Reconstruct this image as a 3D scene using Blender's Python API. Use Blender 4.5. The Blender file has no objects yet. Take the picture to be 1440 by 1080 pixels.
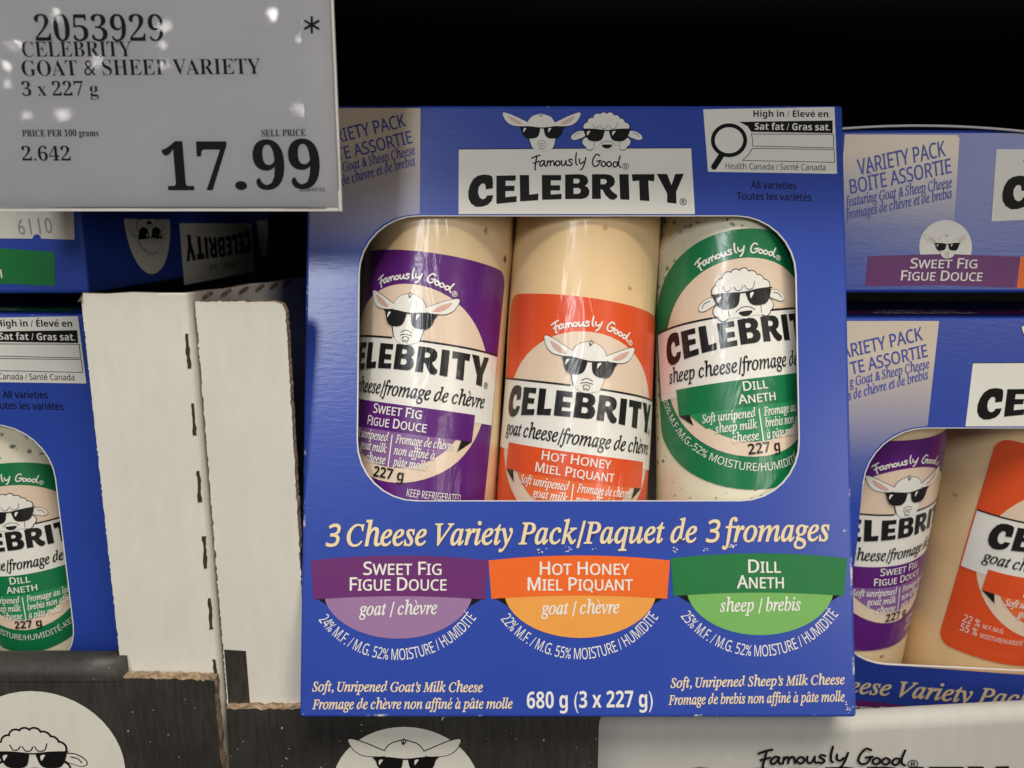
import bpy, bmesh, math, random, unicodedata
from mathutils import Vector, Matrix, noise
from mathutils.geometry import tessellate_polygon, delaunay_2d_cdt

random.seed(7)
S = bpy.context.scene
COL = S.collection

# ------------------------------------------------------------------ camera
F_PX, PITCH = 1108.0, math.radians(11.5)
cam = bpy.data.cameras.new('camera')
cam.sensor_width = 36.0
cam.lens = 36.0 * F_PX / 1440.0
cam.clip_start, cam.clip_end = 0.01, 60.0
cam.dof.use_dof = True
cam.dof.focus_distance = 0.232
cam.dof.aperture_fstop = 15.0
co = bpy.data.objects.new('camera', cam)
co.rotation_euler = (math.pi / 2 - PITCH, 0, 0)
COL.objects.link(co)
S.camera = co

# ------------------------------------------------------------------ world and lamps (indoor shop light, no sun)
W = bpy.data.worlds.new('World'); S.world = W; W.use_nodes = True
bg = W.node_tree.nodes['Background']
bg.inputs[0].default_value = (1.0, 0.94, 0.85, 1)
bg.inputs[1].default_value = 0.06
S.view_settings.view_transform = 'Standard'
S.view_settings.look = 'None'
S.view_settings.exposure = -0.10
S.view_settings.gamma = 1.0
S.view_settings.use_curve_mapping = False


def area(name, loc, target, sx, sy, power, col=(1, 0.95, 0.86)):
    l = bpy.data.lights.new(name, 'AREA'); l.shape = 'RECTANGLE'
    l.size, l.size_y, l.energy, l.color = sx, sy, power, col
    o = bpy.data.objects.new(name, l); o.location = loc
    d = Vector(target) - Vector(loc)
    o.rotation_euler = d.to_track_quat('-Z', 'Y').to_euler()
    COL.objects.link(o)
    return o


area('ceiling_lamp', (0.25, -0.55, 1.55), (0, 0.24, -0.06), 1.3, 0.45, 37)
area('fill_lamp', (1.30, -1.70, 0.22), (0, 0.24, -0.05), 0.75, 0.7, 11)  # added fill from the right front, no fixture seen there; brightens the left gap
area('side_lamp', (-0.55, -1.40, 0.76), (-0.07, 0.23, -0.02), 0.26, 0.40, 11.0, (0.92, 0.95, 1.0))

S.cycles.max_bounces = 8
S.cycles.transparent_max_bounces = 8
S.cycles.sample_clamp_indirect = 4.0


# ------------------------------------------------------------------ geometry of the view used to measure the shelf
CP, SP = math.cos(PITCH), math.sin(PITCH)


def ray(px, py):
    a, b = (px - 720) / F_PX, (540 - py) / F_PX
    return Vector((a, CP + b * SP, -SP + b * CP))


def on_y(px, py, Y):
    d = ray(px, py); d = d * (Y / d.y)
    return d


def on_x(px, py, X):
    d = ray(px, py); d = d * (X / d.x)
    return d


# ------------------------------------------------------------------ materials
def nt(name):
    m = bpy.data.materials.new(name); m.use_nodes = True
    t = m.node_tree
    return m, t, t.nodes['Principled BSDF']


def add(t, kind, **kw):
    n = t.nodes.new(kind)
    for k, v in kw.items():
        if k in n.inputs: n.inputs[k].default_value = v
        else: setattr(n, k, v)
    return n


def ink(name, c, rough=0.42, spec=0.4, coat=0.0, var=0.06, bump=0.02, bscale=900.0, stretch=(1, 1, 1)):
    m, t, b = nt(name)
    tc = add(t, 'ShaderNodeTexCoord')
    mp = add(t, 'ShaderNodeMapping'); mp.inputs['Scale'].default_value = stretch
    t.links.new(tc.outputs['Object'], mp.inputs[0])
    n = add(t, 'ShaderNodeTexNoise', Scale=bscale, Detail=4.0, Roughness=0.65)
    t.links.new(mp.outputs[0], n.inputs['Vector'])
    n2 = add(t, 'ShaderNodeTexNoise', Scale=60.0, Detail=5.0, Roughness=0.6)
    t.links.new(tc.outputs['Object'], n2.inputs['Vector'])
    mx = add(t, 'ShaderNodeMix', data_type='RGBA')
    mx.inputs[6].default_value = (c[0] * (1 - var), c[1] * (1 - var), c[2] * (1 - var), 1)
    mx.inputs[7].default_value = (min(1, c[0] * (1 + var)), min(1, c[1] * (1 + var)), min(1, c[2] * (1 + var)), 1)
    t.links.new(n2.outputs['Fac'], mx.inputs[0])
    t.links.new(mx.outputs[2], b.inputs['Base Color'])
    mr = add(t, 'ShaderNodeMapRange')
    mr.inputs[3].default_value, mr.inputs[4].default_value = rough - 0.06, rough + 0.08
    t.links.new(n2.outputs['Fac'], mr.inputs[0]); t.links.new(mr.outputs[0], b.inputs['Roughness'])
    b.inputs['Specular IOR Level'].default_value = spec
    bp = add(t, 'ShaderNodeBump', Strength=1.0, Distance=bump * 0.001)
    t.links.new(n.outputs['Fac'], bp.inputs['Height'])
    t.links.new(bp.outputs[0], b.inputs['Normal'])
    if coat:
        b.inputs['Coat Weight'].default_value = coat * 0.55
        b.inputs['Coat Roughness'].default_value = 0.21
        n3 = add(t, 'ShaderNodeTexNoise', Scale=75.0, Detail=3.5, Distortion=1.2)
        mp3 = add(t, 'ShaderNodeMapping'); mp3.inputs['Scale'].default_value = (1.0, 1.0, 0.35)
        t.links.new(tc.outputs['Object'], mp3.inputs[0]); t.links.new(mp3.outputs[0], n3.inputs['Vector'])
        b3 = add(t, 'ShaderNodeBump', Strength=1.0, Distance=0.0018)
        t.links.new(n3.outputs['Fac'], b3.inputs['Height'])
        t.links.new(b3.outputs[0], b.inputs['Coat Normal'])
    return m


def varnish(t, b):
    """press varnish over the print, with the fibres of the board showing in its shine"""
    b.inputs['Coat Weight'].default_value = 0.55
    b.inputs['Coat Roughness'].default_value = 0.23
    tc = add(t, 'ShaderNodeTexCoord')
    mp = add(t, 'ShaderNodeMapping'); mp.inputs['Scale'].default_value = (0.25, 1, 1.0)
    t.links.new(tc.outputs['Object'], mp.inputs[0])
    n = add(t, 'ShaderNodeTexNoise', Scale=900.0, Detail=3.0, Roughness=0.6)
    t.links.new(mp.outputs[0], n.inputs['Vector'])
    bp = add(t, 'ShaderNodeBump', Strength=1.0, Distance=0.000045)
    t.links.new(n.outputs['Fac'], bp.inputs['Height']); t.links.new(bp.outputs[0], b.inputs['Coat Normal'])


def carton_material():
    m = ink('blue_printed_carton', (0.023, 0.060, 0.360), 0.40, 0.3, 0, 0.05, 0.05, 500.0, (0.35, 1, 1.6))
    t = m.node_tree; b = t.nodes['Principled BSDF']
    varnish(t, b)
    src = b.inputs['Base Color'].links[0].from_socket
    g = add(t, 'ShaderNodeNewGeometry')
    mx = add(t, 'ShaderNodeMix', data_type='RGBA')
    mx.inputs[7].default_value = (0.52, 0.49, 0.44, 1)          # bare board on the inside of the carton
    t.links.new(src, mx.inputs[6]); t.links.new(g.outputs['Backfacing'], mx.inputs[0])
    t.links.new(mx.outputs[2], b.inputs['Base Color'])
    return m


def worn_material():
    m = ink('worn_carton_edge', (0.023, 0.060, 0.360), 0.4, 0.4, 0, 0.05, 0.05)
    t = m.node_tree; b = t.nodes['Principled BSDF']
    src = b.inputs['Base Color'].links[0].from_socket
    tc = add(t, 'ShaderNodeTexCoord')
    mp = add(t, 'ShaderNodeMapping'); mp.inputs['Scale'].default_value = (1, 1, 1)
    t.links.new(tc.outputs['Object'], mp.inputs[0])
    n = add(t, 'ShaderNodeTexNoise', Scale=42.0, Detail=8.0, Roughness=0.75); t.links.new(mp.outputs[0], n.inputs['Vector'])
    r = add(t, 'ShaderNodeMapRange'); r.inputs[1].default_value, r.inputs[2].default_value = 0.575, 0.63
    t.links.new(n.outputs['Fac'], r.inputs[0])
    mx = add(t, 'ShaderNodeMix', data_type='RGBA'); mx.inputs[7].default_value = (0.62, 0.6, 0.58, 1)
    t.links.new(src, mx.inputs[6]); t.links.new(r.outputs[0], mx.inputs[0]); t.links.new(mx.outputs[2], b.inputs['Base Color'])
    return m


def strip_material(z0, z1):
    """beige print that runs out into the blue of the carton (a printed blend)"""
    m = ink('beige_to_blue_print', (0.6, 0.5, 0.4), 0.40, 0.3, 0, 0.04, 0.05, 500.0, (0.35, 1, 1.6))
    t = m.node_tree; b = t.nodes['Principled BSDF']
    varnish(t, b)
    tc = add(t, 'ShaderNodeTexCoord'); sp = add(t, 'ShaderNodeSeparateXYZ')
    t.links.new(tc.outputs['Object'], sp.inputs[0])
    mr = add(t, 'ShaderNodeMapRange'); mr.inputs[1].default_value = z0; mr.inputs[2].default_value = z1
    t.links.new(sp.outputs[2], mr.inputs[0])
    r = add(t, 'ShaderNodeValToRGB')
    e = r.color_ramp.elements
    e[0].position, e[0].color = 0.0, (0.023, 0.060, 0.360, 1)
    e[1].position, e[1].color = 1.0, (0.66, 0.55, 0.42, 1)
    k = r.color_ramp.elements.new(0.30); k.color = (0.085, 0.12, 0.37, 1)
    k = r.color_ramp.elements.new(0.62); k.color = (0.36, 0.33, 0.40, 1)
    t.links.new(mr.outputs[0], r.inputs[0]); t.links.new(r.outputs[0], b.inputs['Base Color'])
    return m


def cheese_material(name, base, flecks):
    """flecks: list of (colour, voronoi scale, size, share)"""
    m, t, b = nt(name)
    tc = add(t, 'ShaderNodeTexCoord')
    n = add(t, 'ShaderNodeTexNoise', Scale=45.0, Detail=5.0)
    t.links.new(tc.outputs['Object'], n.inputs['Vector'])
    mx = add(t, 'ShaderNodeMix', data_type='RGBA')
    mx.inputs[6].default_value = tuple(c * k for c, k in zip(base, (0.90, 0.84, 0.76))) + (1,)
    mx.inputs[7].default_value = tuple(min(1, c * 1.1) for c in base) + (1,)
    t.links.new(n.outputs['Fac'], mx.inputs[0])
    last = mx.outputs[2]
    wn = add(t, 'ShaderNodeTexNoise', Scale=420.0, Detail=2.0)
    t.links.new(tc.outputs['Object'], wn.inputs['Vector'])
    for i, (c, sc, size, share) in enumerate(flecks):
        mp = add(t, 'ShaderNodeMapping'); mp.inputs['Location'].default_value = (i * .37, i * .11, i * .23)
        mp.inputs['Rotation'].default_value = (0.5 * i, 0.7, 0.3 * i)
        mp.inputs['Scale'].default_value = (1.0, 0.55 if i else 1.0, 1.0)
        ma = add(t, 'ShaderNodeMix', data_type='VECTOR'); ma.inputs[0].default_value = 0.0022
        t.links.new(tc.outputs['Object'], ma.inputs[4]); t.links.new(wn.outputs['Color'], ma.inputs[5])
        t.links.new(ma.outputs[1], mp.inputs[0])
        v = add(t, 'ShaderNodeTexVoronoi', Scale=sc)
        t.links.new(mp.outputs[0], v.inputs['Vector'])
        lt = add(t, 'ShaderNodeMapRange'); lt.inputs[1].default_value = size * 1.35; lt.inputs[2].default_value = size * 0.75
        t.links.new(v.outputs['Distance'], lt.inputs[0])
        sep = add(t, 'ShaderNodeSeparateColor'); t.links.new(v.outputs['Color'], sep.inputs[0])
        ls = add(t, 'ShaderNodeMath', operation='LESS_THAN'); ls.inputs[1].default_value = share
        t.links.new(sep.outputs[0], ls.inputs[0])
        mu = add(t, 'ShaderNodeMath', operation='MULTIPLY')
        t.links.new(lt.outputs[0], mu.inputs[0]); t.links.new(ls.outputs[0], mu.inputs[1])
        k = add(t, 'ShaderNodeMix', data_type='RGBA'); k.inputs[7].default_value = c + (1,)
        t.links.new(last, k.inputs[6]); t.links.new(mu.outputs[0], k.inputs[0])
        last = k.outputs[2]
    t.links.new(last, b.inputs['Base Color'])
    b.inputs['Roughness'].default_value = 0.42
    b.inputs['Subsurface Weight'].default_value = 0.12
    b.inputs['Subsurface Radius'].default_value = (0.004, 0.003, 0.002)
    b.inputs['Subsurface Scale'].default_value = 1.0
    b.inputs['Coat Weight'].default_value = 0.42
    b.inputs['Coat Roughness'].default_value = 0.2
    n3 = add(t, 'ShaderNodeTexNoise', Scale=55.0, Detail=2.5, Distortion=0.8)
    mp3 = add(t, 'ShaderNodeMapping'); mp3.inputs['Scale'].default_value = (1.4, 1.4, 0.4)
    t.links.new(tc.outputs['Object'], mp3.inputs[0]); t.links.new(mp3.outputs[0], n3.inputs['Vector'])
    b3 = add(t, 'ShaderNodeBump', Strength=1.0, Distance=0.0024)
    t.links.new(n3.outputs['Fac'], b3.inputs['Height']); t.links.new(b3.outputs[0], b.inputs['Coat Normal'])
    return m


def dusty_black():
    m, t, b = nt('black_printed_corrugated')
    tc = add(t, 'ShaderNodeTexCoord')
    mp = add(t, 'ShaderNodeMapping'); mp.inputs['Scale'].default_value = (1, 1, 0.12)
    t.links.new(tc.outputs['Object'], mp.inputs[0])
    n = add(t, 'ShaderNodeTexNoise', Scale=900.0, Detail=5.0, Roughness=0.7)
    t.links.new(mp.outputs[0], n.inputs['Vector'])
    n1 = add(t, 'ShaderNodeTexNoise', Scale=35.0, Detail=5.0)
    t.links.new(tc.outputs['Object'], n1.inputs['Vector'])
    mm = add(t, 'ShaderNodeMath', operation='MULTIPLY'); t.links.new(n.outputs['Fac'], mm.inputs[0]); t.links.new(n1.outputs['Fac'], mm.inputs[1])
    r = add(t, 'ShaderNodeValToRGB')
    r.color_ramp.elements[0].position, r.color_ramp.elements[0].color = 0.12, (0.016, 0.014, 0.012, 1)
    r.color_ramp.elements[1].position, r.color_ramp.elements[1].color = 0.5, (0.062, 0.055, 0.046, 1)
    t.links.new(mm.outputs[0], r.inputs[0])
    n2 = add(t, 'ShaderNodeTexNoise', Scale=700.0, Detail=1.0)
    t.links.new(tc.outputs['Object'], n2.inputs['Vector'])
    gt = add(t, 'ShaderNodeMapRange'); gt.inputs[1].default_value, gt.inputs[2].default_value = 0.765, 0.80
    t.links.new(n2.outputs['Fac'], gt.inputs[0])
    k = add(t, 'ShaderNodeMix', data_type='RGBA'); k.inputs[7].default_value = (0.4, 0.38, 0.33, 1)
    t.links.new(r.outputs[0], k.inputs[6]); t.links.new(gt.outputs[0], k.inputs[0])
    t.links.new(k.outputs[2], b.inputs['Base Color'])
    b.inputs['Roughness'].default_value = 0.5
    bp = add(t, 'ShaderNodeBump', Strength=0.6, Distance=0.00006)
    t.links.new(n.outputs['Fac'], bp.inputs['Height']); t.links.new(bp.outputs[0], b.inputs['Normal'])
    return m


def white_board(name, c):
    m, t, b = nt(name)
    tc = add(t, 'ShaderNodeTexCoord')
    mp = add(t, 'ShaderNodeMapping'); mp.inputs['Scale'].default_value = (1, 1, 0.3)
    t.links.new(tc.outputs['Object'], mp.inputs[0])
    n = add(t, 'ShaderNodeTexNoise', Scale=260.0, Detail=6.0, Roughness=0.7)
    t.links.new(mp.outputs[0], n.inputs['Vector'])
    n2 = add(t, 'ShaderNodeTexNoise', Scale=18.0, Detail=4.0)
    t.links.new(tc.outputs['Object'], n2.inputs['Vector'])
    mm = add(t, 'ShaderNodeMath', operation='ADD'); t.links.new(n.outputs['Fac'], mm.inputs[0]); t.links.new(n2.outputs['Fac'], mm.inputs[1])
    r = add(t, 'ShaderNodeMapRange'); r.inputs[1].default_value, r.inputs[2].default_value = 0.7, 1.3
    t.links.new(mm.outputs[0], r.inputs[0])
    k = add(t, 'ShaderNodeMix', data_type='RGBA')
    k.inputs[6].default_value = tuple(x * 0.92 for x in c) + (1,); k.inputs[7].default_value = tuple(min(1, x * 1.04) for x in c) + (1,)
    t.links.new(r.outputs[0], k.inputs[0]); t.links.new(k.outputs[2], b.inputs['Base Color'])
    b.inputs['Roughness'].default_value = 0.72
    b.inputs['Specular IOR Level'].default_value = 0.25
    # flutes of the board showing faintly through the liner
    wv = add(t, 'ShaderNodeTexWave', Scale=42.0, Distortion=1.5); wv.bands_direction = 'X'
    t.links.new(tc.outputs['Object'], wv.inputs['Vector'])
    ad = add(t, 'ShaderNodeMath', operation='MULTIPLY_ADD'); ad.inputs[1].default_value = 0.25
    t.links.new(wv.outputs['Fac'], ad.inputs[0]); t.links.new(n.outputs['Fac'], ad.inputs[2])
    bp = add(t, 'ShaderNodeBump', Strength=0.8, Distance=0.00009)
    t.links.new(ad.outputs[0], bp.inputs['Height']); t.links.new(bp.outputs[0], b.inputs['Normal'])
    return m


def kraft():
    m, t, b = nt('torn_brown_corrugation')
    tc = add(t, 'ShaderNodeTexCoord')
    n = add(t, 'ShaderNodeTexNoise', Scale=500.0, Detail=5.0, Roughness=0.7)
    t.links.new(tc.outputs['Object'], n.inputs['Vector'])
    r = add(t, 'ShaderNodeValToRGB')
    r.color_ramp.elements[0].position, r.color_ramp.elements[0].color = 0.35, (0.10, 0.062, 0.035, 1)
    r.color_ramp.elements[1].position, r.color_ramp.elements[1].color = 0.65, (0.42, 0.30, 0.19, 1)
    t.links.new(n.outputs['Fac'], r.inputs[0]); t.links.new(r.outputs[0], b.inputs['Base Color'])
    b.inputs['Roughness'].default_value = 0.9
    return m


def plastic_sleeve():
    m = bpy.data.materials.new('clear_plastic_sleeve'); m.use_nodes = True
    t = m.node_tree; t.nodes.clear()
    o = add(t, 'ShaderNodeOutputMaterial')
    tr = add(t, 'ShaderNodeBsdfTransparent'); tr.inputs[0].default_value = (0.97, 0.97, 0.97, 1)
    gl = add(t, 'ShaderNodeBsdfGlossy', Roughness=0.035)
    fr = add(t, 'ShaderNodeFresnel', IOR=1.55)
    tc = add(t, 'ShaderNodeTexCoord')
    n = add(t, 'ShaderNodeTexNoise', Scale=28.0, Detail=3.0, Distortion=0.5); t.links.new(tc.outputs['Object'], n.inputs['Vector'])
    bp = add(t, 'ShaderNodeBump', Strength=1.0, Distance=0.00009); t.links.new(n.outputs['Fac'], bp.inputs['Height'])
    t.links.new(bp.outputs[0], gl.inputs['Normal']); t.links.new(bp.outputs[0], fr.inputs['Normal'])
    mx = add(t, 'ShaderNodeMixShader')
    t.links.new(fr.outputs[0], mx.inputs[0]); t.links.new(tr.outputs[0], mx.inputs[1]); t.links.new(gl.outputs[0], mx.inputs[2])
    t.links.new(mx.outputs[0], o.inputs[0])
    return m


M = {}
M['carton'] = carton_material()
M['worn'] = worn_material()
M['blue'] = ink('blue_ink', (0.055, 0.075, 0.36))
M['navy'] = ink('dark_blue_ink', (0.03, 0.04, 0.20))
M['white'] = ink('white_print', (0.78, 0.75, 0.68), 0.4, 0.4)
M['black'] = ink('black_print', (0.008, 0.007, 0.007), 0.5, 0.15)
M['plum'] = ink('plum_print', (0.135, 0.020, 0.14))
M['lilac'] = ink('lilac_print', (0.31, 0.17, 0.33))
M['orange'] = ink('orange_print', (0.80, 0.13, 0.012))
M['apricot'] = ink('apricot_print', (0.80, 0.33, 0.06))
M['green'] = ink('green_print', (0.010, 0.165, 0.040))
M['leaf'] = ink('leaf_green_print', (0.17, 0.42, 0.10))
M['cream'] = ink('cream_print', (0.80, 0.64, 0.38))
M['rim'] = ink('white_board_edge', (0.70, 0.68, 0.66), 0.7, 0.2)
M['pink'] = ink('pink_print', (0.70, 0.48, 0.40))
# glossy film labels on the logs
M['fpurple'] = ink('purple_film', (0.105, 0.012, 0.17), 0.35, 0.4, 0.9)
M['flilac'] = ink('lilac_film', (0.24, 0.11, 0.30), 0.35, 0.4, 0.9)
M['forange'] = ink('orange_film', (0.74, 0.085, 0.018), 0.35, 0.4, 0.9)
M['forange2'] = ink('light_orange_film', (0.78, 0.14, 0.035), 0.35, 0.4, 0.9)
M['fgreen'] = ink('green_film', (0.006, 0.175, 0.060), 0.35, 0.4, 0.9)
M['fgreen2'] = ink('light_green_film', (0.02, 0.25, 0.09), 0.35, 0.4, 0.9)
M['fwhite'] = ink('white_film', (0.80, 0.77, 0.70), 0.35, 0.4, 0.9)
M['fbeige'] = ink('beige_film', (0.76, 0.59, 0.44), 0.35, 0.4, 0.9)
M['fblack'] = ink('black_film', (0.012, 0.011, 0.011), 0.3, 0.4, 0.9)
M['fpink'] = ink('pink_film', (0.66, 0.40, 0.33), 0.35, 0.4, 0.9)
M['fig'] = cheese_material('fig_goat_cheese', (0.76, 0.59, 0.36), [((0.10, 0.04, 0.02), 85.0, 0.11, 0.30), ((0.3, 0.16, 0.07), 170.0, 0.13, 0.16)])
M['honey'] = cheese_material('honey_goat_cheese', (0.83, 0.60, 0.33), [((0.66, 0.27, 0.10), 70.0, 0.11, 0.22), ((0.55, 0.30, 0.13), 200.0, 0.14, 0.14)])
M['dill'] = cheese_material('dill_sheep_cheese', (0.76, 0.73, 0.57), [((0.12, 0.145, 0.085), 250.0, 0.18, 0.42), ((0.24, 0.27, 0.16), 420.0, 0.25, 0.40), ((0.06, 0.075, 0.04), 200.0, 0.11, 0.30)])
M['dusty'] = dusty_black()
M['board'] = white_board('white_corrugated_liner', (0.70, 0.665, 0.58))
M['board2'] = white_board('greyish_printed_liner', (0.50, 0.475, 0.43))
M['boardgrey'] = white_board('grey_white_liner', (0.55, 0.53, 0.49))
M['kraft'] = kraft()
M['sleeve'] = plastic_sleeve()
M['paper'] = ink('sign_paper', (0.62, 0.60, 0.60), 0.8, 0.2)
M['print'] = ink('sign_print', (0.016, 0.014, 0.014), 0.8, 0.2)
M['greyprint'] = ink('grey_dot_print', (0.33, 0.31, 0.28), 0.8, 0.2)
M['shelf'] = ink('black_shelf_paint', (0.006, 0.006, 0.007), 0.65, 0.15)
M['hole'] = ink('dark_slit', (0.05, 0.038, 0.028), 0.9, 0.1)

# ------------------------------------------------------------------ lettering: glyph outlines from the built-in font
STY = {                      # caps, lower, digits (code points of the styled alphabets), stroke offset, shear
    'sans': (None, None, None, 0.0, 0),
    'sansm': (0x1D5A0, 0x1D5BA, 0x1D7E2, 0.0, 0),
    'sansr': (0x1D5A0, 0x1D5BA, 0x1D7E2, 0.0, 0),
    'sansb': (0x1D5D4, 0x1D5EE, 0x1D7EC, 0.0, 0),
    'serif': (0x1D400, 0x1D41A, 0x1D7CE, -0.008, 0),
    'serifs': (0x1D400, 0x1D41A, 0x1D7CE, 0.0, 0),
    'serifb': (0x1D400, 0x1D41A, 0x1D7CE, 0.006, 0),
    'it': (0x1D434, 0x1D44E, None, 0.017, 0.2),
    'itb': (0x1D434, 0x1D44E, None, 0.024, 0.2),
    'itl': (0x1D434, 0x1D44E, None, 0.012, 0.2),
}
_glyph = {}
_tob = {}


def _mesh_of(style, s):
    off = STY[style][3]
    if style not in _tob:
        c = bpy.data.curves.new('glyphs', 'FONT'); c.size = 1.0; c.resolution_u = 3; c.offset = off
        o = bpy.data.objects.new('glyphs', c); COL.objects.link(o); _tob[style] = o
    o = _tob[style]; o.data.body = s
    dg = bpy.context.evaluated_depsgraph_get(); dg.update()
    me = bpy.data.meshes.new_from_object(o.evaluated_get(dg))
    vs = [(v.co.x, v.co.y) for v in me.vertices]
    me.calc_loop_triangles()
    ts = [tuple(t.vertices) for t in me.loop_triangles]
    bpy.data.meshes.remove(me)
    return vs, ts


def _code(style, ch):
    a, l, d, _, _ = STY[style]
    if a is None: return ch
    if 'A' <= ch <= 'Z': return chr(a + ord(ch) - 65)
    if ch == 'h' and l == 0x1D44E: return chr(0x210E)
    if 'a' <= ch <= 'z': return chr(l + ord(ch) - 97)
    if '0' <= ch <= '9': return chr((d or 0x1D7E2) + ord(ch) - 48)
    return ch


def glyph(style, ch):
    k = (style, ch)
    if k in _glyph: return _glyph[k]
    if ch == ' ':
        _glyph[k] = ([], [], 0.26); return _glyph[k]
    if ch == 'Q' and style in ('sansm', 'sansr'):     # an O with a tail
        vs, ts, adv = glyph(style, 'O'); vs, ts = list(vs), list(ts)
        mx = max(x for x, y in vs); n = len(vs)
        vs += [(mx * .52, .16), (mx * .64, .2), (mx * 1.0, -.13), (mx * .86, -.15)]; ts += [(n, n + 3, n + 2), (n, n + 2, n + 1)]
        _glyph[k] = (vs, ts, adv); return _glyph[k]
    base = unicodedata.normalize('NFD', ch)
    c = _code(style, base[0])
    vs, ts = _mesh_of(style, c)
    w1, _ = _mesh_of(style, _code(style, 'H') + c + _code(style, 'H'))
    w0, _ = _mesh_of(style, _code(style, 'H') * 2)
    adv = (max(x for x, y in w1) - min(x for x, y in w1)) - (max(x for x, y in w0) - min(x for x, y in w0))
    vs, ts = list(vs), list(ts)
    if style == 'sansm' and vs:                       # a medium weight: the glyph united with shifted copies of itself
        e = 0.017; P = []
        for dx, dy in ((-e, 0), (e, 0), (0, e * .7), (0, -e * .7)):
            P += [ccw([(vs[i][0] + dx, vs[i][1] + dy) for i in t]) for t in ts]
        V, Fc = [], []
        for p in P:
            Fc.append(list(range(len(V), len(V) + 3))); V += [Vector(q) for q in p]
        rr = delaunay_2d_cdt(V, [], Fc, 1, 1e-6)
        vs = [(v.x, v.y) for v in rr[0]]; ts = [tuple(f) for f, src in zip(rr[2], rr[5]) if src]
    if STY[style][4]:
        if ch == '/': vs = [((x + (y + .0) * .12), y * 1.22 - .12) for x, y in vs]; adv += .06
        elif not ch.isalpha(): vs = [(x + y * .2, y) for x, y in vs]
    if len(base) > 1 and vs:
        top = max(y for x, y in vs); cx = (max(x for x, y in vs) + min(x for x, y in vs)) / 2
        if STY[style][4]: cx += 0.04
        g = 0.05; t = top + g
        acc = base[1]
        if acc == '\u0300': P = [[(cx - .13, t + .19), (cx - .04, t + .2), (cx + .06, t), (cx, t)]]
        elif acc == '\u0301': P = [[(cx - .06, t), (cx, t), (cx + .15, t + .2), (cx + .04, t + .2)]]
        else: P = [[(cx - .17, t), (cx - .1, t), (cx + .01, t + .12), (cx - .01, t + .19)], [(cx + .1, t), (cx + .17, t), (cx + .03, t + .19), (cx + .0, t + .12)]]
        for p in P:
            n = len(vs); vs += p; ts += [(n, n + 1, n + 2), (n, n + 2, n + 3)]
    _glyph[k] = (vs, ts, adv)
    return _glyph[k]


_cap = {}


def cap(style):
    if style not in _cap:
        vs, _, _ = glyph(style, 'H'); _cap[style] = max(y for x, y in vs) - min(y for x, y in vs)
    return _cap[style]


# ------------------------------------------------------------------ flat artwork: polygons, strokes, lettering in (x, z) of a panel
LAY = 0.00008


def smooth_line(pts, closed=False, n=6):
    out = []; N = len(pts)
    rng = range(N if closed else N - 1)
    for i in rng:
        if closed: p0, p1, p2, p3 = (pts[(i + j - 1) % N] for j in range(4))
        else: p0, p1, p2, p3 = pts[max(i - 1, 0)], pts[i], pts[i + 1], pts[min(i + 2, N - 1)]
        for k in range(n):
            t = k / n
            out.append(tuple(0.5 * ((2 * p1[a]) + (-p0[a] + p2[a]) * t + (2 * p0[a] - 5 * p1[a] + 4 * p2[a] - p3[a]) * t * t + (-p0[a] + 3 * p1[a] - 3 * p2[a] + p3[a]) * t ** 3) for a in (0, 1)))
    if not closed: out.append(tuple(pts[-1]))
    return out


def ccw(p):
    a = sum(p[i][0] * p[(i + 1) % len(p)][1] - p[(i + 1) % len(p)][0] * p[i][1] for i in range(len(p)))
    return p if a > 0 else p[::-1]


def disc(c, r, n=20, ry=None):
    ry = r if ry is None else ry
    return [(c[0] + r * math.cos(2 * math.pi * i / n), c[1] + ry * math.sin(2 * math.pi * i / n)) for i in range(n)]


def stroke_polys(pts, w, closed=False, n=10):
    P = []; N = len(pts); w = w / 2
    for i in range(N if closed else N - 1):
        a, b = pts[i], pts[(i + 1) % N]
        dx, dy = b[0] - a[0], b[1] - a[1]; L = math.hypot(dx, dy)
        if L < 1e-9: continue
        nx, ny = -dy / L * w, dx / L * w
        P.append([(a[0] + nx, a[1] + ny), (a[0] - nx, a[1] - ny), (b[0] - nx, b[1] - ny), (b[0] + nx, b[1] + ny)])
    for p in pts: P.append(disc(p, w, n))
    return P


def rrect(x0, z0, x1, z1, r, n=8):
    o = []
    for cx, cz, a in ((x1 - r, z1 - r, 0), (x0 + r, z1 - r, 90), (x0 + r, z0 + r, 180), (x1 - r, z0 + r, 270)):
        for i in range(n + 1):
            t = math.radians(a + 90 * i / n); o.append((cx + r * math.cos(t), cz + r * math.sin(t)))
    return o


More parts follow.
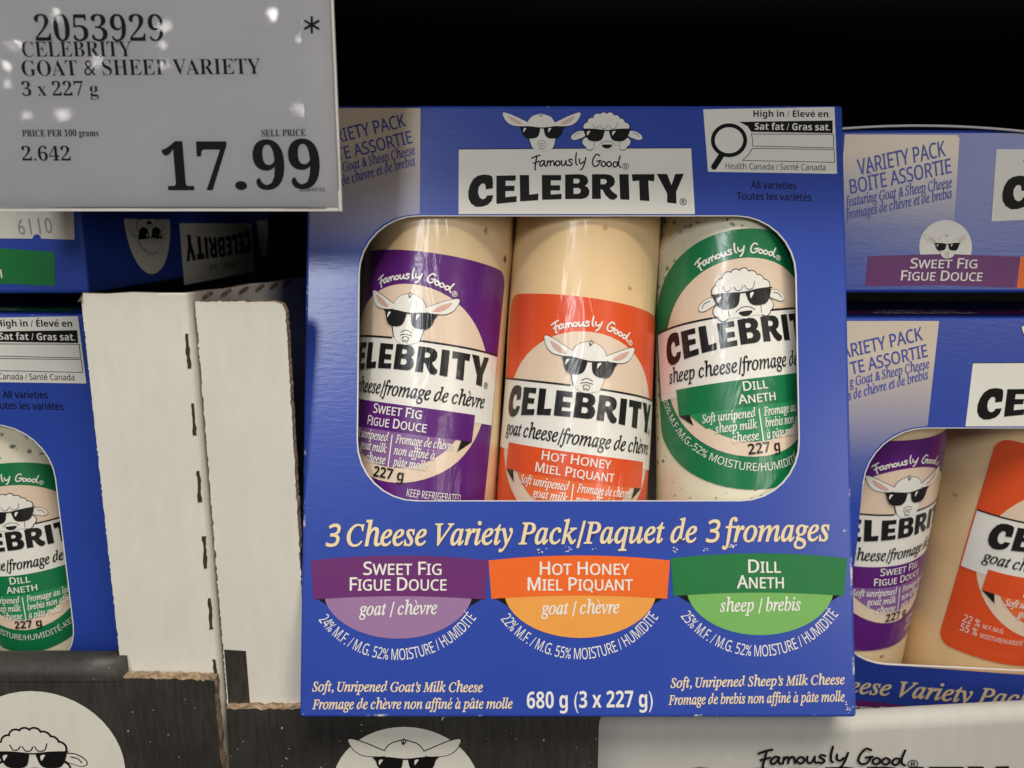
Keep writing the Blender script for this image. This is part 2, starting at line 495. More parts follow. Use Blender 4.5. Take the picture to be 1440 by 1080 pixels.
class Art:
    def __init__(s): s.items = []

    def tri(s, vs, ts, mat, lay): s.items.append((vs, ts, mat, lay))

    def poly(s, p, mat, lay, holes=()):
        loops = [[Vector((x, y, 0)) for x, y in p]] + [[Vector((x, y, 0)) for x, y in h] for h in holes]
        ts = tessellate_polygon(loops)
        s.tri([(v.x, v.y) for l in loops for v in l], [tuple(t) for t in ts], mat, lay)

    def union(s, polys, mat, lay):
        vs, fs = [], []
        for p in polys:
            p = ccw(p); n = len(vs); vs += [Vector(q) for q in p]; fs.append(list(range(n, n + len(p))))
        sc = 1000.0
        r = delaunay_2d_cdt([v * sc for v in vs], [], fs, 1, 1e-5)
        s.tri([(v.x / sc, v.y / sc) for v in r[0]], [tuple(f) for f, src in zip(r[2], r[5]) if src], mat, lay)

    def stroke(s, pts, w, mat, lay, closed=False, sm=True):
        if sm: pts = smooth_line(pts, closed, 5)
        s.union(stroke_polys(pts, w, closed), mat, lay)

    def text(s, string, style, path, h, mat, lay, small=None, yscale=1.0, track=0.0):
        """path: f(t) -> (x, z, angle) for t in 0..1, plus attribute length in path[1]; small: small-caps factor"""
        f, length = path
        seq = []; x = 0.0
        word = True
        for ch in string:
            k = 1.0
            if small and ch.isalpha():
                k = 1.0 if word else small
            if STY[style][4] and ch.islower(): k = 1.1
            word = not ch.isalnum() and ch not in "'"
            vs, ts, adv = glyph(style, ch)
            seq.append((vs, ts, x, k, adv)); x += adv * k + track
        allx = [q[0] * k + x0 for vs, ts, x0, k, a in seq for q in vs]
        mn, mxx = min(allx), max(allx)
        sx = length / (mxx - mn); sy = h / cap(style)
        V, T = [], []
        for vs, ts, x0, k, adv in seq:
            if not vs: continue
            c = x0 + adv * k / 2
            px, pz, a = f((c - mn) / (mxx - mn))
            ca, sa = math.cos(a), math.sin(a); n = len(V)
            for q in vs:
                lx, ly = (q[0] * k + x0 - c) * sx, q[1] * k * sy
                V.append((px + lx * ca - ly * sa, pz + lx * sa + ly * ca))
            T += [tuple(i + n for i in t) for t in ts]
        s.tri(V, T, mat, lay)

    def moved(s, fn):
        for i, (vs, ts, m, l) in enumerate(s.items): s.items[i] = ([fn(x, y) for x, y in vs], ts, m, l)
        return s

    def build(s, name, parent, fn=None, step=None, zstep=None, normal=None):
        """fn(x, z, off) -> local 3D point; off = height above the panel"""
        if fn is None: fn = lambda x, z, o: (x, -o, z)
        bm = bmesh.new(); mats = []
        for vs, ts, mat, lay in s.items:
            if mat not in mats: mats.append(mat)
            bv = [bm.verts.new((x, lay * LAY, z)) for x, z in vs]
            for t in ts:
                if len(set(t)) < 3: continue
                a, b, c = (vs[i] for i in t[:3])
                ar = (b[0] - a[0]) * (c[1] - a[1]) - (c[0] - a[0]) * (b[1] - a[1])
                if abs(ar) < 1e-14 and len(t) == 3: continue
                q = [bv[i] for i in t]
                if ar < 0: q.reverse()
                try: fc = bm.faces.new(q)
                except ValueError: continue
                fc.material_index = mats.index(mat)
        for st, ax in ((step, 0), (zstep, 2)):
            if not st: continue
            lo = min(v.co[ax] for v in bm.verts); hi = max(v.co[ax] for v in bm.verts)
            k = math.ceil(lo / st)
            while k * st < hi:
                p = [0, 0, 0]; p[ax] = k * st; nn = [0, 0, 0]; nn[ax] = 1
                bmesh.ops.bisect_plane(bm, geom=bm.verts[:] + bm.edges[:] + bm.faces[:], dist=1e-7, plane_co=p, plane_no=nn)
                k += 1
        nor = []
        for v in bm.verts:
            x, o, z = v.co
            if normal: nor.append(normal(x, z))
            v.co = fn(x, z, o)
        me = bpy.data.meshes.new(name); bm.to_mesh(me); bm.free()
        for m in mats: me.materials.append(M[m] if isinstance(m, str) else m)
        if normal:
            me.shade_smooth(); me.normals_split_custom_set_from_vertices(nor)
        o = bpy.data.objects.new(name, me); COL.objects.link(o)
        if parent: o.parent = parent
        return o


def line(p0, p1):
    L = math.hypot(p1[0] - p0[0], p1[1] - p0[1]); a = math.atan2(p1[1] - p0[1], p1[0] - p0[0])
    return (lambda t: (p0[0] + (p1[0] - p0[0]) * t, p0[1] + (p1[1] - p0[1]) * t, a)), L


def arc(p0, pm, p1):
    ax, ay = p0; bx, by = pm; cx, cy = p1
    d = 2 * (ax * (by - cy) + bx * (cy - ay) + cx * (ay - by))
    ux = ((ax * ax + ay * ay) * (by - cy) + (bx * bx + by * by) * (cy - ay) + (cx * cx + cy * cy) * (ay - by)) / d
    uy = ((ax * ax + ay * ay) * (cx - bx) + (bx * bx + by * by) * (ax - cx) + (cx * cx + cy * cy) * (bx - ax)) / d
    r = math.hypot(ax - ux, ay - uy)
    a0 = math.atan2(ay - uy, ax - ux); a1 = math.atan2(cy - uy, cx - ux); am = math.atan2(by - uy, bx - ux)
    below = by < uy
    if below:
        f = lambda a: a if a < math.pi / 2 else a - 2 * math.pi
        a0, a1 = f(a0), f(a1)
        return (lambda t: (ux + r * math.cos(a0 + (a1 - a0) * t), uy + r * math.sin(a0 + (a1 - a0) * t), a0 + (a1 - a0) * t + math.pi / 2)), abs(a1 - a0) * r
    return (lambda t: (ux + r * math.cos(a0 + (a1 - a0) * t), uy + r * math.sin(a0 + (a1 - a0) * t), a0 + (a1 - a0) * t - math.pi / 2)), abs(a1 - a0) * r


# ------------------------------------------------------------------ drawn marks, in the units of one enlarged reading of the brand label (y down)
HAND = [
    [(486, 298), (480, 335), (476, 366), (479, 378)], [(457, 308), (480, 297), (506, 290)], [(466, 338), (484, 332), (500, 326)],
    [(532, 327), (519, 322), (504, 338), (507, 354), (519, 352), (532, 330)], [(533, 324), (531, 344), (539, 356)],
    [(547, 354), (550, 325)], [(549, 338), (559, 324), (567, 330), (566, 352)], [(567, 336), (578, 322), (587, 330), (591, 352)],
    [(611, 323), (600, 330), (598, 344), (610, 353), (622, 345), (622, 330), (611, 323)],
    [(634, 322), (633, 340), (641, 351), (652, 346), (660, 322)], [(660, 322), (661, 344), (668, 351)],
    [(698, 319), (685, 314), (677, 323), (690, 333), (696, 342), (686, 352), (673, 347)],
    [(722, 276), (718, 310), (720, 340), (727, 347)],
    [(739, 312), (741, 334), (752, 340), (765, 328)], [(778, 304), (770, 340), (758, 368), (746, 377)],
    [(860, 292), (842, 285), (824, 308), (818, 338), (830, 356), (850, 350), (861, 328)], [(843, 326), (868, 322)],
    [(884, 327), (872, 334), (870, 348), (882, 357), (895, 349), (895, 335), (884, 327)],
    [(917, 328), (906, 335), (904, 349), (916, 358), (929, 350), (929, 336), (917, 328)],
    [(966, 332), (950, 331), (940, 346), (948, 360), (962, 354), (968, 334)], [(982, 293), (974, 328), (975, 352), (987, 362)],
]
LOGO = [
    [[(226, 455), (222, 418), (205, 408), (170, 405), (135, 412), (108, 432), (88, 468), (78, 508), (80, 548), (95, 578), (125, 598), (160, 597), (195, 585), (218, 562), (228, 528), (190, 530), (182, 545), (165, 553), (146, 542), (137, 512), (140, 482), (155, 461), (172, 458), (181, 470), (182, 493), (224, 488)]],
    [[(246, 412), (362, 410), (360, 442), (300, 442), (300, 472), (355, 472), (353, 503), (300, 504), (300, 540), (367, 533), (365, 568), (246, 580)]],
    [[(385, 408), (440, 408), (442, 525), (496, 518), (494, 558), (387, 565)]],
    [[(516, 408), (631, 408), (631, 440), (570, 440), (570, 469), (625, 469), (625, 500), (570, 500), (570, 524), (635, 520), (633, 552), (518, 556)]],
    [[(655, 405), (735, 403), (765, 407), (785, 420), (793, 440), (788, 460), (773, 472), (790, 482), (800, 503), (796, 526), (780, 543), (755, 550), (655, 551)],
     [(705, 430), (730, 430), (741, 437), (741, 450), (730, 458), (705, 458)], [(705, 485), (735, 485), (747, 494), (747, 510), (735, 520), (705, 520)]],
    [[(815, 403), (900, 403), (928, 409), (947, 425), (952, 446), (945, 470), (920, 487), (940, 510), (965, 527), (964, 543), (945, 556), (920, 552), (895, 527), (878, 496), (866, 493), (868, 550), (815, 550)],
     [(866, 432), (890, 432), (902, 440), (902, 454), (890, 463), (866, 463)]],
    [[(977, 403), (1033, 403), (1038, 556), (983, 553)]],
    [[(1052, 403), (1187, 403), (1185, 445), (1150, 441), (1157, 563), (1100, 559), (1095, 441), (1056, 445)]],
    [[(1200, 401), (1262, 402), (1288, 468), (1310, 402), (1362, 400), (1316, 508), (1318, 578), (1262, 572), (1262, 518)]],
]


def hand(art, T, w, mat, lay, reg=True):
    P = []
    for st in HAND: P += stroke_polys([T(*p) for p in smooth_line(st, False, 4)], w, False, 8)
    art.union(P, mat, lay)
    if reg: registered(art, T, (1015, 356), 18, w * 0.38, mat, lay)


def registered(art, T, c, r, w, mat, lay):
    P = stroke_polys([T(c[0] + r * math.cos(a * math.pi / 9), c[1] + r * math.sin(a * math.pi / 9)) for a in range(18)], w, True, 6)
    for st in ([(-5, 10), (-5, -10), (3, -10), (7, -5), (3, 0), (-5, 0)], [(1, 0), (7, 10)]):
        P += stroke_polys([T(c[0] + x * r / 18, c[1] + y * r / 18) for x, y in st], w, False, 6)
    art.union(P, mat, lay)


def logo(art, T, mat, lay, reg=True):
    for L in LOGO:
        art.poly([T(*p) for p in L[0]], mat, lay, [[T(*p) for p in h] for h in L[1:]])
    if reg: registered(art, T, (1357, 567), 19, abs(T(1, 0)[0] - T(0, 0)[0]) * 4, mat, lay)


def mir(p, c): return [(2 * c - x, y) for x, y in p]


G_HEAD = [(432, 118), (436, 85), (462, 58), (495, 47), (512, 42), (532, 48), (568, 62), (590, 90), (598, 118), (600, 160), (592, 215), (580, 248), (548, 262), (515, 268), (482, 260), (458, 240), (442, 190), (432, 150)]
G_EAR = [(283, 42), (300, 38), (350, 56), (405, 82), (436, 98), (430, 116), (385, 118), (340, 112), (308, 92), (290, 65)]
G_INNER = [(318, 58), (362, 75), (404, 106), (372, 106), (336, 86)]
G_LENS = [(388, 122), (440, 124), (500, 128), (504, 150), (494, 178), (468, 192), (424, 188), (402, 165), (394, 140)]


def goat(art, T, lay, black='black', white='white', pink='pink', outline=3.0, inner=True, fill=True):
    k = abs(T(1, 0)[0] - T(0, 0)[0])
    q = lambda pts, cl=True: [T(*p) for p in smooth_line(pts, cl, 4)]
    ears = [G_EAR, mir(G_EAR, 515)]
    P = []
    for sh in ears: P += stroke_polys(q(sh), outline * 2 * k, True, 6)
    top = [(436, 120), (436, 85), (462, 58), (495, 47), (512, 42), (532, 48), (568, 62), (590, 90), (597, 120)]
    P += stroke_polys(q(top, False), outline * 2 * k, False, 6)
    for sd in ([(436, 190), (452, 240)], [(600, 185), (584, 246)]): P += stroke_polys(q(sd, False), outline * 1.6 * k, False, 6)
    art.union(P, black, lay)
    if fill: art.union([q(G_HEAD)] + [q(e) for e in ears], white, lay + 1)
    if inner:
        for e in (G_INNER, mir(G_INNER, 515)): art.poly(q(e), pink, lay + 2)
    lens = [G_LENS, mir(G_LENS, 517)]
    P = [q(l) for l in lens] + stroke_polys(q([(383, 124), (440, 122), (517, 130), (594, 122), (652, 123)], False), 6 * k, False, 6)
    art.union(P, black, lay + 3)
    for l in ([(408, 134), (424, 131), (415, 146), (407, 156)], [(556, 134), (572, 131), (563, 146), (555, 156)]): art.poly(q(l), white, lay + 4)
    P = []
    for st in ([(490, 215), (515, 204), (542, 213)], [(488, 228), (515, 222), (545, 226)], [(500, 238), (515, 232), (532, 238), (524, 256), (515, 247), (508, 256), (500, 238)], [(512, 36), (510, 60)], [(503, 46), (510, 62), (524, 42)]):
        P += stroke_polys(q(st, False), outline * 1.1 * k, False, 6)
    art.union(P, black, lay + 2.5)


S_DISCS = [(790, 122, 26), (815, 95, 27), (848, 68, 25), (884, 58, 22), (922, 58, 22), (955, 78, 26), (985, 98, 25), (1012, 122, 25), (785, 212, 27), (1016, 212, 27), (800, 235, 24), (1000, 235, 24)]
S_EAR = [(772, 150), (735, 148), (700, 168), (690, 190), (712, 200), (745, 190), (772, 176)]
S_LENS = [(768, 140), (826, 140), (885, 142), (886, 165), (875, 195), (850, 208), (805, 206), (782, 185)]


def sheep(art, T, lay, black='black', white='white', outline=3.0, fill=True):
    k = abs(T(1, 0)[0] - T(0, 0)[0])
    q = lambda pts, cl=True: [T(*p) for p in smooth_line(pts, cl, 4)]
    ears = [S_EAR, mir(S_EAR, 902)]
    face = [(805, 100), (900, 75), (1000, 100), (1005, 190), (990, 248), (940, 252), (902, 262), (862, 252), (815, 248), (800, 190)]
    P = [[T(*p) for p in disc((x, y), r + outline * 2, 18)] for x, y, r in S_DISCS]
    for e in ears: P += stroke_polys(q(e), outline * 2 * k, True, 6)
    art.union(P, black, lay)
    if fill: art.union([[T(*p) for p in disc((x, y), r, 18)] for x, y, r in S_DISCS] + [q(face), [T(*p) for p in disc((900, 110), 62)]] + [q(e) for e in ears], white, lay + 1)
    P = [q(l) for l in (S_LENS, mir(S_LENS, 903))] + stroke_polys(q([(760, 136), (826, 137), (903, 144), (980, 137), (1046, 136)], False), 6 * k, False, 6)
    art.union(P + [q([(872, 231), (904, 228), (936, 231), (920, 248), (903, 251), (886, 247)])], black, lay + 3)
    for l in ([(786, 152), (804, 149), (794, 166), (786, 174)], [(936, 152), (954, 149), (944, 166), (936, 174)]): art.poly(q(l), white, lay + 4)
    P = []
    for st in ([(858, 228), (880, 213), (904, 208), (930, 213), (950, 228)], [(818, 105), (828, 127), (848, 126), (858, 112)], [(866, 112), (878, 132), (898, 130), (908, 114)], [(916, 112), (928, 132), (954, 128), (966, 100)],
               [(826, 206), (828, 244)], [(980, 206), (978, 244)], [(750, 158), (722, 166), (708, 184)], [(1054, 158), (1082, 166), (1096, 184)]):
        P += stroke_polys(q(st, False), outline * 1.1 * k, False, 6)
    art.union(P, black, lay + 2.5)


# ------------------------------------------------------------------ small mesh helpers
def empty(name, label, cat, mat=None, loc=None, group=None):
    o = bpy.data.objects.new(name, None); o.empty_display_size = 0.02; COL.objects.link(o)
    if mat is not None: o.matrix_world = mat
    if loc is not None: o.location = loc
    o['label'] = label; o['category'] = cat
    if group: o['group'] = group
    return o


def mesh_obj(name, bm, mats, parent=None, smooth=False):
    me = bpy.data.meshes.new(name); bm.to_mesh(me); bm.free()
    for m in mats: me.materials.append(M[m] if isinstance(m, str) else m)
    if smooth: me.shade_smooth()
    o = bpy.data.objects.new(name, me); COL.objects.link(o)
    if parent: o.parent = parent
    return o


def prism(bm, pts, y0, y1, mi_front=0, mi_edge=0, mi_back=None):
    """outline (x, z) counter-clockwise, from depth y0 (front) to y1"""
    pts = ccw(pts); n = len(pts)
    a = [bm.verts.new((x, y0, z)) for x, z in pts]; b = [bm.verts.new((x, y1, z)) for x, z in pts]
    f = bm.faces.new(a); f.material_index = mi_front
    f = bm.faces.new(b[::-1]); f.material_index = mi_front if mi_back is None else mi_back
    for i in range(n):
        f = bm.faces.new((a[i], b[i], b[(i + 1) % n], a[(i + 1) % n])); f.material_index = mi_edge


def box_bm(bm, x0, x1, y0, y1, z0, z1, mi=0): prism(bm, [(x0, z0), (x1, z0), (x1, z1), (x0, z1)], y0, y1, mi, mi)


def ragged(p0, p1, step, amp, sharp=0.5):
    """torn line from p0 to p1"""
    L = math.hypot(p1[0] - p0[0], p1[1] - p0[1]); n = max(2, int(L / step)); out = []
    nx, ny = -(p1[1] - p0[1]) / L, (p1[0] - p0[0]) / L
    for i in range(n):
        t = i / n; j = (random.random() - 0.5) * amp * (1.8 if random.random() < 0.15 else 1) if i else 0
        out.append((p0[0] + (p1[0] - p0[0]) * t + nx * j, p0[1] + (p1[1] - p0[1]) * t + ny * j))
    return out


# ------------------------------------------------------------------ the carton: design measured on the middle box
K0 = 0.94
BW, BH, BD = 0.17 * K0, 0.1906 * K0, 0.0535
TILT = math.radians(14.54)
Oc = Vector((0.02017, 0.23915, -0.05535)) * K0
AX_Y = Vector((0, math.cos(TILT), -math.sin(TILT))); AX_Z = Vector((0, math.sin(TILT), math.cos(TILT)))
MAIN_BASE = Oc - AX_Z * BH / 2
MAIN = Matrix.Translation(MAIN_BASE) @ Matrix.Rotation(-TILT, 4, 'X')


def L(px, py, depth=0.0):
    """photo reading on the middle box -> (x, z) on its front panel (z from its bottom edge)"""
    d = ray(px, py); o = Oc + AX_Y * depth
    p = d * (o.dot(AX_Y) / d.dot(AX_Y)) - MAIN_BASE
    return (p.x, p.dot(AX_Z))


def T_brand(x, y): return L(640 + x / 4.235, 150 + y / 4.235)


UNIT = abs(L(1000, 250)[0] - L(900, 250)[0]) / 100.0        # metres per photo pixel on the panel

WIN = rrect(L(503, 480)[0], L(800, 705)[1], L(1122, 480)[0], L(800, 303)[1], 0.0175)
TOPZ = BH


def carton_parts(root, warp=None, full=True, strip_mat=None, scuffs=True):
    fn = None; st = None
    if warp:
        fn = lambda x, z, o: (x, -o - warp(x, z), z); st = 0.006
    # body: bevelled shell with the window cut out of its front panel
    bm = bmesh.new()
    r = 0.0009
    prof = []
    rect = [(-BW / 2, 0), (BW / 2, 0), (BW / 2, BH), (-BW / 2, BH)]
    rings = []
    for ins, y in ((r, 0.0), (r * .45, r * .12), (r * .12, r * .45), (0, r), (0, BD - r), (r * .3, BD - r * .3), (r, BD)):
        rr = rrect(-BW / 2 + ins, ins, BW / 2 - ins, BH - ins, max(0.0011 - ins, 0.0002), 3)
        rings.append([bm.verts.new((x, y, z)) for x, z in rr])
    for a, b in zip(rings, rings[1:]):
        n = len(a)
        for i in range(n): bm.faces.new((a[i], b[i], b[(i + 1) % n], a[(i + 1) % n])).material_index = 1 if a is rings[0] or a is rings[1] or a is rings[2] else 0
    bm.faces.new(rings[-1][::-1])
    if warp:
        for k in range(-13, 14): bmesh.ops.bisect_plane(bm, geom=bm.verts[:] + bm.edges[:] + bm.faces[:], dist=1e-7, plane_co=(k * .006, 0, 0), plane_no=(1, 0, 0))
        for k in range(1, 30): bmesh.ops.bisect_plane(bm, geom=bm.verts[:] + bm.edges[:] + bm.faces[:], dist=1e-7, plane_co=(0, 0, k * .006), plane_no=(0, 0, 1))
        for v in bm.verts: v.co.y -= warp(v.co.x, v.co.z) * max(0, 1 - v.co.y / BD)
    bmesh.ops.recalc_face_normals(bm, faces=bm.faces[:])
    # recalc can flip an open shell: make the back panel look backwards
    bk = max(bm.faces, key=lambda f: f.calc_center_median().y)
    if bk.normal.y < 0: bmesh.ops.reverse_faces(bm, faces=bm.faces[:])
    mesh_obj('carton', bm, ['carton', 'worn'], root)
    a = Art()
    outer = rrect(-BW / 2 + r, r, BW / 2 - r, BH - r, 0.0002, 3)
    a.poly(outer, 'carton', 0, [WIN])
    a.build('front_panel', root, fn, st, st)
    # cut edge of the board round the window
    bm = bmesh.new(); n = len(WIN)
    cx = sum(p[0] for p in WIN) / n; cz = sum(p[1] for p in WIN) / n
    tr = 0.00035
    def inset(p, d):
        vx, vz = p[0] - cx, p[1] - cz; l = math.hypot(vx, vz)
        return (p[0] - vx / l * d, p[1] - vz / l * d)
    lp = []
    for d, y in ((0, -0.00004), (tr, -0.00004), (tr, 0.0006), (0, 0.0006)):
        lp.append([bm.verts.new((inset(p, d)[0], y - (warp(*p) if warp else 0), inset(p, d)[1])) for p in WIN])
    for u, v in zip(lp, lp[1:]):
        for i in range(n): bm.faces.new((u[i], u[(i + 1) % n], v[(i + 1) % n], v[i]))
    bmesh.ops.recalc_face_normals(bm, faces=bm.faces[:])
    mesh_obj('window_edge', bm, ['rim'], root)

    B = lambda art, name, par: art.build(name, par, fn, st, st)
    # beige corner strip with the variety lettering
    a = Art()
    x1 = L(591, 200)[0]
    zb = L(591, 420)[1]
    cut = [p for p in WIN if p[0] < x1 + 1e-6 and p[1] > zb]
    cut.sort(key=lambda p: p[0])
    d0 = 0.0006
    pts = [(-BW / 2 + r, BH - r), (-BW / 2 + r, zb), (min(p[0] for p in cut) - d0, zb)] + [(p[0] - d0 * .6, p[1] + d0 * .6) for p in cut] + [(x1, cut[-1][1] + d0), (x1, BH - r)]
    a.poly(pts, strip_mat, 1)
    sp = B(a, 'variety_strip', root)
    a = Art()
    a.text('ARIETY PACK', 'sansm', line(L(461, 204.5), L(572, 178)), 19.5 * UNIT, 'blue', 2)
    a.text('TE ASSORTIE', 'sansm', line(L(475, 226.5), L(581, 201)), 18.5 * UNIT, 'blue', 2)
    a.text('g Goat & Sheep Cheese', 'it', line(L(474, 244), L(585, 217)), 13.5 * UNIT, 'blue', 2)
    a.text('s de chèvre et de brebis', 'it', line(L(474, 263), L(585, 232)), 13.5 * UNIT, 'blue', 2)
    B(a, 'lettering', sp)

    # brand label with its two animal heads
    a = Art()
    zt = WIN and L(800, 303)[1]
    a.poly([T_brand(22, 255), (T_brand(22, 255)[0], zt + .0004), (T_brand(1428, 632)[0], zt + .0004), T_brand(1405, 248)], 'white', 1)
    br = B(a, 'brand_label', root)
    a = Art(); hand(a, T_brand, 8.5 * UNIT / 4.235, 'black', 2); logo(a, T_brand, 'black', 2)
    B(a, 'lettering', br)
    a = Art(); goat(a, T_brand, 2, outline=2.0); sheep(a, T_brand, 2, outline=2.0)
    a.stroke([T_brand(22, 254), T_brand(470, 251)], 4 * UNIT / 4.235, 'black', 2.2, sm=False)
    a.stroke([T_brand(560, 250), T_brand(860, 249)], 4 * UNIT / 4.235, 'black', 2.2, sm=False)
    a.stroke([T_brand(946, 249), T_brand(1404, 247)], 4 * UNIT / 4.235, 'black', 2.2, sm=False)
    B(a, 'animal_emblem', br)

    # health label with magnifying glass
    Tn = lambda x, y: L(820 + x / 3.6, 130 + y / 3.6)
    u = UNIT / 3.6
    a = Art()
    a.poly([Tn(608, 86), Tn(632, 402), Tn(1285, 412), Tn(1272, 74)], 'white', 1)
    nl = B(a, 'nutrition_label', root)
    a = Art()
    a.poly([Tn(790, 150), Tn(1262, 143), Tn(1262, 207), Tn(850, 200), Tn(832, 172)], 'black', 2)
    a.text('High in / Élevé en', 'sansb', line(Tn(862, 124), Tn(1240, 126)), 33 * u, 'black', 2)
    a.text('Sat fat / Gras sat.', 'sansb', line(Tn(868, 190), Tn(1250, 194)), 35 * u, 'white', 3)
    a.stroke([Tn(850, 211), Tn(1266, 213), Tn(1268, 282), Tn(856, 272), Tn(858, 240)], 3 * u, 'black', 2, True, False)
    a.stroke([Tn(856, 284), Tn(1270, 290), Tn(1272, 355), Tn(806, 345), Tn(838, 315)], 3 * u, 'black', 2, True, False)
    a.stroke([Tn(738 + 82 * math.cos(i * math.pi / 14), 243 + 76 * math.sin(i * math.pi / 14)) for i in range(28)], 20 * u, 'black', 2, True, False)
    a.stroke([Tn(702, 315), Tn(662, 378)], 30 * u, 'black', 2.3, False, False)
    a.text('Health Canada / Santé Canada', 'sansr', line(Tn(720, 388), Tn(1226, 396)), 31 * u, 'black', 2)
    B(a, 'lettering', nl)
    a = Art()
    a.text('All varieties', 'sansm', line(L(1056, 265), L(1120, 266)), 10.5 * UNIT, 'black', 1)
    a.text('Toutes les variétés', 'sansm', line(L(1036, 280.5), L(1141, 282.5)), 10.5 * UNIT, 'black', 1)
    B(a, 'varieties_lettering', root)

    # title line
    a = Art()
    a.text('3 Cheese Variety Pack/Paquet de 3 fromages', 'it', line(L(458, 768), L(1167, 760)), 30 * UNIT, 'cream', 1.6)
    a.text('3 Cheese Variety Pack/Paquet de 3 fromages', 'itb', line(L(458.8, 769.2), L(1167.8, 761.2)), 30 * UNIT, 'navy', 1)
    B(a, 'title_lettering', root)

    # three flavour banners
    for (x0, x1, ya, yb, dark, light, l1, l2, sub, pct, cxp, w1, w2, ws) in (
            (437, 687, 788, 840, 'plum', 'lilac', 'Sweet Fig', 'Figue Douce', 'goat / chèvre', '24% M.F. / M.G. 52% MOISTURE / HUMIDITÉ', 560, 110, 136, 110),
            (687, 942, 788, 839, 'orange', 'apricot', 'Hot Honey', 'Miel Piquant', 'goat / chèvre', '22% M.F. / M.G. 55% MOISTURE / HUMIDITÉ', 816, 126, 148, 110),
            (943, 1191, 785, 835, 'green', 'leaf', 'Dill', 'Aneth', 'sheep / brebis', '25% M.F. / M.G. 52% MOISTURE / HUMIDITÉ', 1069, 46, 66, 114)):
        a = Art()
        xm = (x0 + x1) / 2; hw = (x1 - x0) / 2
        n = 12
        up = [L(x0 + (x1 - x0) * i / n, ya - 7 * (1 - (2 * i / n - 1) ** 2)) for i in range(n + 1)]
        dn = [L(x0 + 4 + (x1 - x0 - 8) * i / n, yb + 3 - 5 * (1 - (2 * i / n - 1) ** 2)) for i in range(n + 1)]
        a.poly(up + dn[::-1], dark, 2)
        # half disc below
        dd = [L(cxp + (hw - 20) * math.cos(math.pi * i / 24), yb - 10 + 68 * math.sin(math.pi * i / 24)) for i in range(25)]
        a.poly(dd, light, 1)
        a.poly([L(x0 + 5, yb), L(x0 + 40, yb - 4), L(x0 + 30, yb + 15)], 'black', 0.5)
        a.poly([L(x1 - 5, yb), L(x1 - 40, yb - 4), L(x1 - 30, yb + 15)], 'black', 0.5)
        bn = B(a, 'flavour_banner', root)
        a = Art()
        SM = dict(small=0.84)
        a.text(l1.upper(), 'sansm', line(L(cxp + 6 - w1 / 2, ya + 20), L(cxp + 6 + w1 / 2, ya + 20)), 18 * UNIT, 'white', 3, **SM)
        a.text(l2.upper(), 'sansm', line(L(cxp - w2 / 2, ya + 42), L(cxp + w2 / 2, ya + 42)), 18 * UNIT, 'white', 3, **SM)
        a.text(sub, 'it', line(L(cxp - ws / 2, yb + 25), L(cxp + ws / 2, yb + 23)), 17 * UNIT, 'white', 3)
        a.text(pct, 'sansr', arc(L(cxp - 112, yb + 32), L(cxp - 2, yb + 88), L(cxp + 110, yb + 29)), 15 * UNIT, 'white', 1)
        B(a, 'lettering', bn)

    # small print at the foot
    a = Art()
    a.text("Soft, Unripened Goat's Milk Cheese", 'it', line(L(439, 972), L(679, 973)), 13 * UNIT, 'cream', 1)
    a.text('Fromage de chèvre non affiné à pâte molle', 'it', line(L(439, 997), L(721, 996)), 13 * UNIT, 'cream', 1)
    B(a, 'description_lettering', root)
    a = Art()
    a.text("Soft, Unripened Sheep's Milk Cheese", 'it', line(L(943, 967), L(1188, 962)), 13 * UNIT, 'cream', 1)
    a.text('Fromage de brebis non affiné à pâte molle', 'it', line(L(940, 991), L(1188, 986)), 13 * UNIT, 'cream', 1)
    B(a, 'description_lettering', root)
    a = Art()
    a.text('680 g (3 x 227 g)', 'sansb', line(L(741, 996), L(918, 994)), 22 * UNIT, 'white', 1)
    B(a, 'weight_lettering', root)
    if scuffs:
        rnd = random.Random(3)
        for cx, cy, nn, sp in ((762, 775, 6, 3), (800, 774, 10, 4), (835, 772, 3, 2), (951, 774, 7, 3), (990, 772, 5, 3), (1029, 768, 14, 4), (1062, 762, 4, 3), (1196, 994, 16, 6), (424, 1004, 6, 2), (1188, 745, 3, 2)):
            P = []; px, py = cx, cy
            for _ in range(nn):
                px, py = cx + rnd.gauss(0, sp), cy + rnd.gauss(0, sp * .6)
                p = L(px, py)
                if abs(p[0]) > BW / 2 - .001 or p[1] < .001: continue
                rr = rnd.uniform(0.4, 1.3) * UNIT; an = rnd.random() * 3
                P.append([(p[0] + rr * rnd.uniform(.6, 1.8) * math.cos(t) * 1.2, p[1] + rr * rnd.uniform(.3, 1) * math.sin(t)) for t in [an + j * 1.05 for j in range(6)]])
            if P:
                a = Art(); a.union(P, 'rim', 3.5); B(a, 'scuff_mark', root)


# ------------------------------------------------------------------ a cheese log with its film label
RLOG = 0.0245


def dent(x, z, R, seed):
    """how far the soft, shrink-wrapped log falls short of a true cylinder"""
    t = x / R
    a = noise.noise(Vector((math.cos(t) * 1.2, math.sin(t) * 1.2, z * 24 + seed)))
    b = noise.noise(Vector((math.cos(t) * 2.6 + 9, math.sin(t) * 2.6, z * 45 + seed)))
    return -0.0010 * (a + 1) / 2 - 0.00035 * (b + 1) / 2


